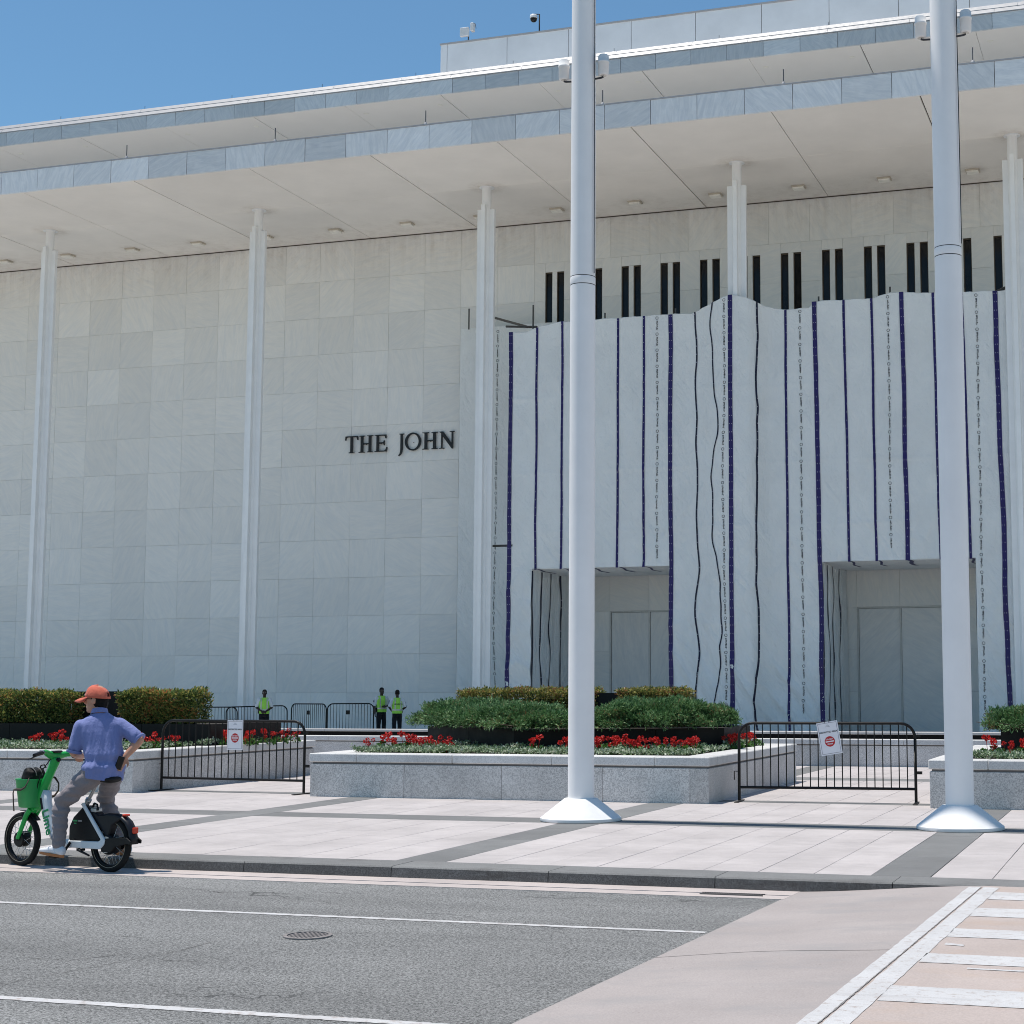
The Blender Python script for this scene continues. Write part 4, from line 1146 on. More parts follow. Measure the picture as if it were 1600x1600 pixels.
hedge(-8.72, -7.52, 25.7, 26.2, 1.05, 1.535, 7500, M_nand2, 'yellowish clipped hedge behind the junipers, right of the flagpole', 0.055, 0.06)

def juniper(pathfun, n, label, zb, zt, base):
    """spreading juniper: sprays over a lumpy mound; pathfun(s) -> front edge point, outward dir, depth"""
    j = empty('juniper', base); tag(j, label, 'shrub', 'spreading junipers in the planters')
    m = MB()
    for _ in range(n):
        s = random.random(); c, out, dep = pathfun(s)
        a = random.uniform(-0.22, 2.2)          # angle round the mound section: under the rim .. top .. back
        lump = 0.95+0.38*mnoise.noise((c.x*2.3, a*1.3, 3.0))+0.24*mnoise.noise((c.x*6.0, a*3, 8.0))+0.18*random.random()**3
        ry, rz_ = dep*lump, (zt(s)-zb)*lump
        q = random.random()**0.35
        p = Vector((c.x, c.y, zb+0.02))+out*(0.24+0.0*dep)*0 + Vector((-out.x, -out.y, 0))*(dep*0.55) + Vector((out.x, out.y, 0))*(ry*0.95*math.cos(a)*q) + Vector((0, 0, 1))*(rz_*math.sin(a)*q)
        nn = (Vector((out.x, out.y, 0))*math.cos(a)+Vector((0, 0, 1))*math.sin(a)).normalized()
        d0 = (nn*0.8+rv()*0.75+Vector((0, 0, 0.25))).normalized()
        for k in range(5):
            d = (d0+rv()*0.42).normalized()
            leaf(m, p+d0*0.012*k, d, (rv()*0.8+Vector((-0.25, -0.2, 1))).normalized(), random.uniform(0.032, 0.066), random.uniform(0.009, 0.016), 0.1)
    m.build('foliage', M_juni, j, fix=False)
    cb = MB(); N = 24; V = []
    for i in range(N+1):
        c, out, dep = pathfun(i/N); h = (zt(i/N)-zb)
        for k in range(7):
            a = -0.3+k*0.42
            p = Vector((c.x, c.y, zb))+Vector((-out.x, -out.y, 0))*(dep*0.55)+Vector((out.x, out.y, 0))*(dep*0.66*math.cos(a))+Vector((0, 0, 1))*(h*0.60*math.sin(a))
            V.append(tuple(p))
    cb.add(V, [(i*7+k, (i+1)*7+k, (i+1)*7+k+1, i*7+k+1) for i in range(N) for k in range(6)], True)
    cb.build('branch_mass', M_core, j, fix=False)
    t = MB()
    for k in range(16):
        c, out, dep = pathfun(random.uniform(.08, .92)); o2 = Vector((out.x, out.y, 0)); sd = Vector((-out.y, out.x, 0))*random.choice((-1, 1))
        p0 = Vector((c.x, c.y, zb+random.uniform(-.02, .06)))-o2*0.1
        t.tube([p0, p0+o2*0.28+sd*0.15, p0+o2*0.33+sd*random.uniform(.3, .5)+Vector((0, 0, random.uniform(-.06, .05)))], [0.012, 0.008, 0.004], 5)
    t.build('stem', M_twig, j)
    return j
def seg_path(a, b, dep):
    a, b = Vector((a[0], a[1], 0)), Vector((b[0], b[1], 0)); d = (b-a).normalized(); out = Vector((d.y, -d.x, 0))
    return lambda s: (a.lerp(b, s), out, dep*(0.75+0.25*math.sin(math.pi*min(1, max(0, s)))))
juniper(seg_path((-11.9, 25.05), (-9.45, 23.02), 0.95), 16000, 'bushy green juniper left of the flagpole in the middle planter', 1.03, lambda s: 1.31-0.07*s+0.03*math.sin(9*s), (-10.7, 24.2, 0.95))
juniper(seg_path((-9.5, 22.98), (-7.95, 23.95), 0.85), 11000, 'bushy green juniper just right of the flagpole in the middle planter', 1.01, lambda s: 1.17+0.05*s+0.03*math.sin(8*s), (-8.7, 23.7, 0.95))
juniper(seg_path((-8.1, 23.85), (-6.45, 24.8), 0.95), 12500, 'tall rounded juniper at the right end of the middle planter', 1.04, lambda s: 1.28+0.08*math.sin(3.1*s)-0.08*s*s, (-7.2, 24.4, 0.95))
juniper(seg_path((-2.45, 24.45), (0.6, 23.35), 0.85), 11000, 'juniper in the black box at the right edge of the photo', 1.00, lambda s: 1.19+0.05*math.sin(5*s), (-1.2, 24.2, 0.95))

def cover(area, n, label, seed):
    """low silvery ground cover filling a strip"""
    m = MB(); rnd = random.Random(seed)
    for _ in range(n):
        x, y = area(rnd)
        h = 0.075+0.095*max(0, mnoise.noise((x*2.3, y*2.3, seed)))+0.03*mnoise.noise((x*9, y*9, 2))
        p = Vector((x, y, 0.60+max(0, h)*rnd.uniform(0.5, 1.1)))
        d = (Vector((0, -0.25, 0.55))+rv()*0.9).normalized()
        L = rnd.uniform(0.03, 0.06)
        leaf(m, p, d, (rv()*0.8+Vector((-0.2, -0.2, 1))).normalized(), L, L*0.6, 0.15)
    o = m.build('ground_cover', M_silver, fix=False)
    tag(o, label, 'ground cover', kind='stuff')
def strip_area(x0, x1, y0, y1):
    return lambda r: (r.uniform(x0, x1), y0+(y1-y0)*r.random()**1.5)
def mid_area(r):
    while True:
        x, y = r.uniform(-11.68, -6.40), 21.95+3.2*r.random()**1.3
        yf = 25.0-(x+11.85)*(2.0/2.39) if x < -9.46 else 23.0+(x+9.46)*(1.7/2.86)
        if y < yf-0.03: return x, y
cover(strip_area(-20.86, -15.58, 21.96, 23.95), 13000, 'pale silvery ground cover in the planter behind the cyclist', 1)
cover(strip_area(-15.36, -15.58, 23.9, 26.4), 2500, 'pale silvery ground cover at the inner end of the left planter', 2)
cover(mid_area, 15000, 'pale silvery ground cover along the middle planter edge', 3)
cover(strip_area(-6.56, -6.42, 24.5, 26.5), 1500, 'pale silvery ground cover beside the right end of the junipers', 5)
cover(strip_area(-2.5, 1.5, 21.96, 23.3), 9000, 'pale silvery ground cover in the right planter', 4)

# geraniums: four built plants, then copies
def geranium(seed):
    rnd = random.Random(seed); random.seed(seed)
    g = empty('geranium', (0, 0, 0))
    m = MB()
    for _ in range(95):
        a = rnd.uniform(0, 6.28); r = 0.15*math.sqrt(rnd.random()); z = rnd.uniform(0.03, 0.17)*(1.15-r/0.22)
        d = (Vector((math.cos(a), math.sin(a), 0.4))+rv()*0.6).normalized()
        L = rnd.uniform(0.04, 0.075); leaf(m, Vector((r*math.cos(a), r*math.sin(a), z)), d, rv(), L, L*0.95, 0.12)
    m.build('leaves', M_gerleaf, g, fix=False)
    for k in range(rnd.choice((3, 4, 4, 5))):
        a = rnd.uniform(0, 6.28); r = rnd.uniform(0.02, 0.14); c = Vector((r*math.cos(a), r*math.sin(a), rnd.uniform(0.15, 0.27)))
        R = rnd.uniform(0.028, 0.044); b = MB()
        for _ in range(46):
            n = rv(); n.z = n.z*0.8+0.15
            leaf(b, c+n*R*rnd.uniform(.55, 1), (n+rv()*0.8).normalized(), rv(), R*0.75, R*0.7, 0.1)
        b.tube([(c.x*0.5, c.y*0.5, 0.03), tuple(c-Vector((0, 0, R*0.5)))], 0.004, 4)
        b.build('bloom', M_petal, g, fix=False)
    return g
protos = [geranium(s) for s in (11, 12, 13, 14)]
spots = {'red geranium flowering in the left planter near the cyclist': [(-18.03, 22.95), (-17.75, 23.05), (-17.48, 22.9), (-18.3, 23.2), (-16.1, 22.9), (-15.9, 23.2), (-15.75, 22.8), (-15.68, 23.4), (-16.4, 23.3), (-16.75, 23.1)],
 'red geranium flowering at the inner end of the left planter, seen through the barricade': [(-15.22, 24.3), (-15.25, 25.0), (-15.2, 25.5), (-15.23, 26.0), (-15.18, 24.65), (-15.21, 26.4)],
 'red geranium flowering at the left end of the middle planter': [(-11.55, 22.9), (-11.3, 22.7), (-11.05, 22.85), (-10.85, 22.65), (-10.6, 22.7), (-11.4, 23.3), (-11.1, 23.3), (-11.2, 23.0), (-10.4, 22.6), (-11.6, 22.55)],
 'red geranium flowering right of the flagpole in the middle planter': [(-8.25, 22.75), (-8.05, 22.6), (-7.85, 22.85), (-7.65, 22.65), (-7.5, 22.95), (-7.3, 22.7), (-7.15, 22.95), (-6.95, 22.75), (-7.75, 23.2), (-7.2, 23.3), (-6.8, 23.1), (-6.75, 23.5), (-8.35, 22.95), (-8.9, 22.55), (-8.15, 23.1), (-7.4, 22.5), (-6.6, 22.9), (-8.5, 22.65)],
 'red geranium flowering at the right end of the middle planter by the barricade': [(-6.48, 25.0), (-6.5, 25.5), (-6.46, 26.0), (-6.49, 24.6)],
 'red geranium flowering in the right planter beside the flagpole': [(-2.28, 23.0), (-2.05, 22.85), (-1.85, 23.0), (-1.6, 22.9), (-1.4, 23.05)]}
random.seed(21); used = set()
for lab, pts in spots.items():
    for (x, y) in pts:
        i = random.randrange(4)
        g = protos[i] if i not in used else copy_tree(protos[i])
        used.add(i)
        g.location = (x+random.uniform(-.03, .03), y, 0.590); g.rotation_euler = (0, 0, random.uniform(0, 6.28)); s = random.uniform(0.80, 1.05); g.scale = (s, s, s)
        tag(g, lab, 'flower', lab.replace('red geranium flowering', 'geraniums'))

# ================================================================== crowd barriers and their notices
M_bar = plain('barrier_black', (0.008, 0.007, 0.0065), 0.4, 0.0, 0.25, var=0.3, scale=8)
def barrier(name_label, a, b, zbase, L, nb, group, detail=True, tilt=0.0, plate=None):
    """tubular steel barrier standing from a towards b"""
    a = Vector((a[0], a[1], 0)); b = Vector((b[0], b[1], 0)); c = (a+b)/2
    rz = math.atan2(b.y-a.y, b.x-a.x)
    e = empty('crowd_barrier', (0, 0, 0))
    H, R, h0 = 1.09, 0.20, 0.20
    pts = [(-L/2, 0, 0.02), (-L/2, 0, H-R)]
    for k in range(1, 7): t = math.pi/2*k/6; pts.append((-L/2+R-R*math.cos(t), 0, H-R+R*math.sin(t)))
    for k in range(0, 7): t = math.pi/2*k/6; pts.append((L/2-R+R*math.sin(t), 0, H-R+R*math.cos(t)))
    pts += [(L/2, 0, H-R), (L/2, 0, 0.02)]
    MB().tube(pts, 0.021, 10).build('frame', M_bar, e)
    MB().tube([(-L/2, 0, h0), (L/2, 0, h0)], 0.019, 8).build('bottom_rail', M_bar, e)
    bme = {}
    for i in range(nb):
        x = -L/2+L*(i+1)/(nb+1)
        dx = min(x+L/2, L/2-x); top = H-0.01 if dx > R else H-R+math.sqrt(max(0, R*R-(R-dx)**2))
        key = round(top, 3)
        if key not in bme: bme[key] = MB().tube([(0, 0, h0), (0, 0, top)], 0.0085, 6).mesh('bar', M_bar)
        mesh_obj('bar', bme[key], None, e, (x, 0, 0))
    for s in (-1, 1):
        MB().box(s*L/2-0.03, s*L/2+0.03, -0.27, 0.27, 0.004, 0.014).build('foot', M_bar, e, bevel=0.003)
    if detail:
        MB().tube([(-L/2, 0, 0.42), (-L/2-0.07, 0, 0.42), (-L/2-0.07, 0, 0.30)], 0.008, 6).build('hook', M_bar, e)
        MB().box(L/2, L/2+0.09, -0.012, 0.012, 0.40, 0.44).build('catch', M_bar, e)
        MB().box(L/2, L/2+0.07, -0.012, 0.012, 0.90, 0.93).build('catch', M_bar, e)
    if plate: MB().box(plate-0.07, plate+0.07, -0.035, -0.025, 0.72, 0.86).build('plate', M_bar, e)
    e.location = (c.x, c.y, zbase); e.rotation_euler = (0, tilt, rz)
    return tag(e, name_label, 'crowd barrier', group)
barrier('black crowd barrier across the left gap, just right of the cyclist', (-15.10, 22.20), (-12.43, 21.93), 0, 2.68, 20, 'barriers between the planters')
barrier('black crowd barrier across the gap between the two flagpoles', (-5.68, 22.08), (-3.24, 22.26), 0, 2.45, 21, 'barriers between the planters')
gl = 'barriers standing by the marble wall'
barrier('distant black barrier half hidden by the hedge', (-33.2, 49.4), (-31.15, 50.2), -0.14, 2.2, 19, gl, False)
barrier('distant black barrier that the lone guard stands in front of', (-31.0, 49.3), (-29.45, 50.7), -0.11, 2.1, 19, gl, False, -0.02)
barrier('distant black barrier with a plate, second from the right by the wall', (-29.35, 50.8), (-27.65, 50.2), -0.03, 1.80, 17, gl, False, 0.0, 0.02)
barrier('distant black barrier with a plate, the rightmost by the wall', (-27.55, 50.1), (-26.3, 51.1), -0.02, 1.60, 14, gl, False, 0.0, -0.1)

M_paper = plain('paper_white', (0.78, 0.77, 0.80), 0.6, var=0.04)
M_ink = plain('ink_black', (0.03, 0.03, 0.035), 0.6)
M_red = plain('sign_red', (0.50, 0.022, 0.025), 0.5)
def text_mesh(body, size, mat, name, parent, ext=0.001, bold=0.0, align='CENTER'):
    cu = bpy.data.curves.new(name, 'FONT'); cu.body = body; cu.size = size; cu.align_x = align; cu.align_y = 'CENTER'
    cu.extrude = ext; cu.offset = bold; cu.resolution_u = 3
    tmp = bpy.data.objects.new(name, cu); COL.objects.link(tmp)
    dg = bpy.context.evaluated_depsgraph_get(); dg.update()
    me = bpy.data.meshes.new_from_object(tmp.evaluated_get(dg))
    bpy.data.objects.remove(tmp); me.materials.clear(); me.materials.append(mat)
    return mesh_obj(name, me, None, parent)
def notice(label, loc, rz, roll):
    e = empty('warning_notice', (0, 0, 0)); W_, H_ = 0.295, 0.455
    V = []; m = MB()
    for i in range(7):
        for j in range(9):
            u, v = i/6-.5, j/8-.5
            V.append((u*W_, 0.006*math.sin(u*5+v*4)*0, v*H_))
    MB().box(-W_/2, W_/2, -0.0015, 0.0015, -H_/2, H_/2).build('sheet', M_paper, e)
    bx, bz, w = W_/2-0.016, H_/2-0.016, 0.004
    fr = MB()
    fr.box(-bx, bx, -0.0035, -0.002, bz-w, bz).box(-bx, bx, -0.0035, -0.002, -bz, -bz+w).box(-bx, -bx+w, -0.0035, -0.002, -bz+w, bz-w).box(bx-w, bx, -0.0035, -0.002, -bz+w, bz-w)
    fr.build('border', plain('ink_grey', (0.16, 0.16, 0.20), 0.6), e)
    d = MB().lathe([(0.0, 0.0), (0.072, 0.0)], (0, -0.0025, -0.045), 36, False, False, axis=(0, -1, 0)).build('red_disc', M_red, e)
    MB().box(-0.06, 0.06, -0.0042, -0.003, -0.053, -0.037).build('white_bar', M_paper, d)
    for body, sz, z, mm in (('RESTRICTED AREA', 0.030, 0.085, M_ink), ('DO NOT', 0.026, -0.014, M_paper), ('ENTER', 0.026, -0.080, M_paper)):
        t = text_mesh(body, sz, mm, 'lettering', e, 0.0003, 0.0006)
        t.rotation_euler = (math.pi/2, 0, 0); t.location = (0, -0.0045, z)
    for k in range(3): MB().box(-0.035+0.01*k, 0.035-0.01*k, -0.0035, -0.0022, 0.158+0.012*k, 0.161+0.012*k).build('small_print', MATS['ink_grey'], e)
    for x in (-0.03, 0.03): MB().tube([(x, 0.004, H_/2-0.02), (x, -0.004, H_/2-0.01), (x, -0.004, H_/2+0.02), (x, 0.02, H_/2+0.03)], 0.003, 5).build('cable_tie', M_ink, e)
    e.location = loc; e.rotation_euler = (0, roll, rz)
    return tag(e, label, 'notice')
notice('white notice with a red no-entry disc on the left barrier', (-13.70, 22.035, 0.875), math.atan2(-0.27, 2.67), 0.0)
notice('crooked white notice with a red no-entry disc on the right barrier', (-4.405, 22.135, 0.885), math.atan2(0.18, 2.44), -0.16)
# ================================================================== people: continuous bodies grown from tapered limbs
def s_capsule(m, p0, r0, p1, r1, seg=14):
    p0, p1 = Vector(p0), Vector(p1); d = (p1-p0); L = d.length
    d = d/L if L > 1e-6 else Vector((0, 0, 1))
    prof = [(0.02*r0, -r0)]+[(r0*math.sin(a), -r0*math.cos(a)) for a in (0.5, 1.0)]+[(r0, 0)]+[(r1, L)]+[(r1*math.cos(a), L+r1*math.sin(a)) for a in (0.55, 1.1)]+[(0.02*r1, L+r1)]
    m.lathe(prof, p0, seg, True, True, axis=d)
def s_chain(m, pts, seg=14):
    for (p0, r0), (p1, r1) in zip(pts, pts[1:]): s_capsule(m, p0, r0, p1, r1, seg)
def s_loft(m, rings, seg=20):
    """rings: (centre, side vector, front vector) with the vectors' lengths as half-widths"""
    base = len(m.v); n = len(rings)
    for c, a, b in rings:
        c, a, b = Vector(c), Vector(a), Vector(b)
        for k in range(seg):
            t = 2*math.pi*k/seg; m.v.append(tuple(c+a*math.cos(t)+b*math.sin(t)))
    for i in range(n-1):
        for k in range(seg):
            q, w = base+i*seg+k, base+i*seg+(k+1) % seg
            m.f.append((q, w, w+seg, q+seg)); m.smooth.append(True)
    m.f.append(tuple(base+k for k in range(seg))[::-1]); m.smooth.append(True)
    m.f.append(tuple(base+(n-1)*seg+k for k in range(seg))); m.smooth.append(True)
def s_ball(m, c, rx, ry, rz, R=None, seg=18):
    base = len(m.v); rings = 9; c = Vector(c)
    for i in range(1, rings):
        a = math.pi*i/rings
        for k in range(seg):
            t = 2*math.pi*k/seg
            v = Vector((rx*math.sin(a)*math.cos(t), ry*math.sin(a)*math.sin(t), rz*math.cos(a)))
            if R: v = R @ v
            m.v.append(tuple(c+v))
    for i in range(rings-2):
        for k in range(seg):
            q, w = base+i*seg+k, base+i*seg+(k+1) % seg
            m.f.append((q, q+seg, w+seg, w)); m.smooth.append(True)
    m.f.append(tuple(base+k for k in range(seg))); m.smooth.append(True)
    m.f.append(tuple(base+(rings-2)*seg+k for k in range(seg))[::-1]); m.smooth.append(True)
def grow(name, m, voxel, mat, parent, smooth=3, disp=None, cuts=()):
    """weld the overlapping shapes of m into one skin"""
    me = m.mesh(name, None)
    tmp = bpy.data.objects.new(name, me); COL.objects.link(tmp)
    md = tmp.modifiers.new('weld', 'REMESH'); md.mode = 'VOXEL'; md.voxel_size = voxel; md.adaptivity = 0.0
    dg = bpy.context.evaluated_depsgraph_get(); dg.update()
    out = bpy.data.meshes.new_from_object(tmp.evaluated_get(dg))
    bpy.data.objects.remove(tmp)
    bm = bmesh.new(); bm.from_mesh(out)
    for _ in range(smooth):
        bmesh.ops.smooth_vert(bm, verts=bm.verts, factor=0.5, use_axis_x=True, use_axis_y=True, use_axis_z=True)
    if disp:
        bm.normal_update()
        mv = [(v, v.normal.copy()*disp(v.co, v.normal)) for v in bm.verts]
        for v, d in mv: v.co += d
    for co, no in cuts:
        g = bmesh.ops.bisect_plane(bm, geom=bm.verts[:]+bm.edges[:]+bm.faces[:], plane_co=co, plane_no=no, clear_outer=True)
    for f in bm.faces: f.smooth = True
    bm.to_mesh(out); bm.free()
    out.materials.clear(); out.materials.append(mat)
    return mesh_obj(name, out, None, parent)
def cloth_mat(name, col, rough=0.85, fine=260.0, var=0.10, bump=0.25):
    t = NT(name); p = t.pos()
    f = t.ramp(t.noise(p, 5.0, 4.0, 0.6), 0.3, 0.7, 1-var, 1+var*.6)
    w = t.ramp(t.noise(p, fine, 1.0), 0.3, 0.7, 0.92, 1.06)
    h = t.math('ADD', t.noise(t.vscale(p, (1, 1, .45)), 16.0, 4.0, 0.55, 0.6), t.math('MULTIPLY', t.noise(p, 60.0, 3.0), 0.2))
    t.bump(h, bump*1.6, 0.03)
    t.b.inputs['Sheen Weight'].default_value = 0.15
    MATS[name] = t.out(t.scale_col(col, t.math('MULTIPLY', f, w)), rough, 0, 0.2); return t.m
def skin_mat(name, col):
    t = NT(name); p = t.pos()
    f = t.ramp(t.noise(p, 18.0, 4.0), 0.3, 0.7, 0.88, 1.08)
    t.b.inputs['Subsurface Weight'].default_value = 0.08
    t.b.inputs['Subsurface Radius'].default_value = (0.02, 0.008, 0.005)
    MATS[name] = t.out(t.scale_col(col, f), 0.5, 0, 0.4); return t.m
M_skin = skin_mat('skin_tan', (0.56, 0.285, 0.19))
M_dskin = skin_mat('skin_deep', (0.035, 0.020, 0.014))
M_polo = cloth_mat('polo_blue', (0.20, 0.235, 0.48))
M_chino = cloth_mat('chino_grey', (0.25, 0.215, 0.225))
M_cap = cloth_mat('cap_coral', (0.62, 0.145, 0.09))
M_hair = plain('hair_black', (0.006, 0.005, 0.005), 0.6, 0.0, 0.15, bump=0.4, bscale=200)
M_wshirt = cloth_mat('shirt_white', (0.62, 0.64, 0.68))
M_btrous = cloth_mat('trousers_black', (0.010, 0.010, 0.013))
M_vest = cloth_mat('vest_yellow', (0.36, 0.74, 0.10), 0.7)
M_silver = plain('reflective_band', (0.5, 0.5, 0.48), 0.35, 0.3)
M_shoe = plain('shoe_white', (0.70, 0.70, 0.74), 0.6, bump=0.2, bscale=90)
M_gum = plain('sole_gum', (0.45, 0.17, 0.06), 0.6)
M_bshoe = plain('shoe_black', (0.012, 0.012, 0.013), 0.35)
M_gloss = plain('phone_black', (0.008, 0.008, 0.009), 0.2)

def add_head(m, c, fwd, s=1.0):
    """head with brow, nose, jaw and ears, looking along fwd"""
    c = Vector(c); f = Vector(fwd).normalized(); l = Vector((0, 0, 1)).cross(f).normalized(); u = f.cross(l)*1.0
    u = Vector((0, 0, 1))
    R = Matrix((f, l, u)).transposed()
    s_ball(m, c+u*0.025*s, 0.098*s, 0.078*s, 0.110*s, R)
    s_ball(m, c+f*0.028*s-u*0.055*s, 0.068*s, 0.062*s, 0.070*s, R)
    s_ball(m, c+f*0.072*s-u*0.098*s, 0.026*s, 0.030*s, 0.024*s, R)             # chin
    s_capsule(m, c+f*0.090*s+u*0.012*s, 0.011*s, c+f*0.112*s-u*0.030*s, 0.016*s, 10)  # nose
    s_ball(m, c+f*0.090*s-u*0.066*s, 0.016*s, 0.026*s, 0.012*s, R)             # lips
    for k in (-1, 1): s_ball(m, c+l*k*0.078*s-u*0.012*s-f*0.008*s, 0.022*s, 0.012*s, 0.034*s, R)
    return f, l, u
def add_hand(m, wrist, d, palm_n, s=1.0, curl=0.5):
    """palm, four bent fingers of unequal length, thumb from the side of the palm"""
    w = Vector(wrist); d = Vector(d).normalized(); n = Vector(palm_n); n = (n-d*n.dot(d)).normalized(); a = d.cross(n)
    s_loft(m, [(w, a*0.026*s, n*0.020*s), (w+d*0.03*s, a*0.036*s, n*0.018*s), (w+d*0.085*s, a*0.041*s, n*0.015*s), (w+d*0.092*s, a*0.036*s, n*0.012*s)], 14)
    for k, (o, L) in enumerate(((-0.030, 0.066), (-0.010, 0.078), (0.011, 0.073), (0.030, 0.056))):
        p0 = w+d*0.084*s+a*o*s; L *= s
        d1 = (d+n*curl*0.7).normalized(); d2 = (d+n*curl*2.0).normalized()
        p1 = p0+d1*L*0.5; p2 = p1+d2*L*0.5
        s_chain(m, [(p0, 0.0095*s), (p1, 0.0088*s), (p2, 0.0075*s)], 8)
    p0 = w+d*0.025*s-a*0.032*s; t1 = (d*0.7-a*0.75+n*0.35).normalized(); t2 = (d*0.95-a*0.1+n*0.6).normalized()
    s_chain(m, [(p0, 0.014*s), (p0+t1*0.036*s, 0.011*s), (p0+t1*0.036*s+t2*0.032*s, 0.009*s)], 8)
def shoe(parent, heel, toe_dir, L, sole, upper, pitch=0.0):
    f = Vector(toe_dir).normalized(); l = Vector((0, 0, 1)).cross(f).normalized(); u = f.cross(l)
    h = Vector(heel); Z = u
    m = MB()
    s_loft(m, [(h+f*0.00*L+Z*0.055, l*0.022, Z*0.030), (h+f*0.05*L+Z*0.06, l*0.034, Z*0.042), (h+f*0.22*L+Z*0.062, l*0.038, Z*0.048), (h+f*0.45*L+Z*0.058, l*0.042, Z*0.042), (h+f*0.72*L+Z*0.043, l*0.048, Z*0.027), (h+f*0.93*L+Z*0.036, l*0.038, Z*0.020), (h+f*1.0*L+Z*0.033, l*0.018, Z*0.012)], 16)
    o = m.build('shoe', upper, parent)
    sp = []
    for t in range(20):
        a = 2*math.pi*t/20; x = 0.5-0.52*math.cos(a); w = 0.045*(0.85+0.22*(x-0.5))*(1 if abs(math.sin(a)) > .01 else 1)
        sp.append(h+f*x*L+l*w*math.sin(a)*1.12)
    ms = MB(); n = len(sp)
    ms.add([tuple(p+Z*0.003) for p in sp]+[tuple(p+Z*0.027) for p in sp], [tuple(range(n))[::-1], tuple(range(n, 2*n))]+[(i, (i+1) % n, n+(i+1) % n, n+i) for i in range(n)], False)
    ms.build('sole', sole, o)
    ml = MB()
    for k in range(4):
        c = h+f*(0.42+0.09*k)*L+Z*(0.098-0.010*k)
        ml.tube([c-l*0.026, c+Z*0.006, c+l*0.026], 0.004, 5)
    ml.build('laces', MATS['paper_white'] if upper is M_shoe else upper, o)
    return o
def folds(amp, sx, sz, seed):
    def f(co, n):
        a = mnoise.noise((co.x*sx, co.y*sx, co.z*sz+seed)); b = mnoise.noise((co.x*sx*2.3+seed, co.y*sx*2.3, co.z*sz*1.9))
        return amp*(a*0.9+abs(b)*-0.6)
    return f

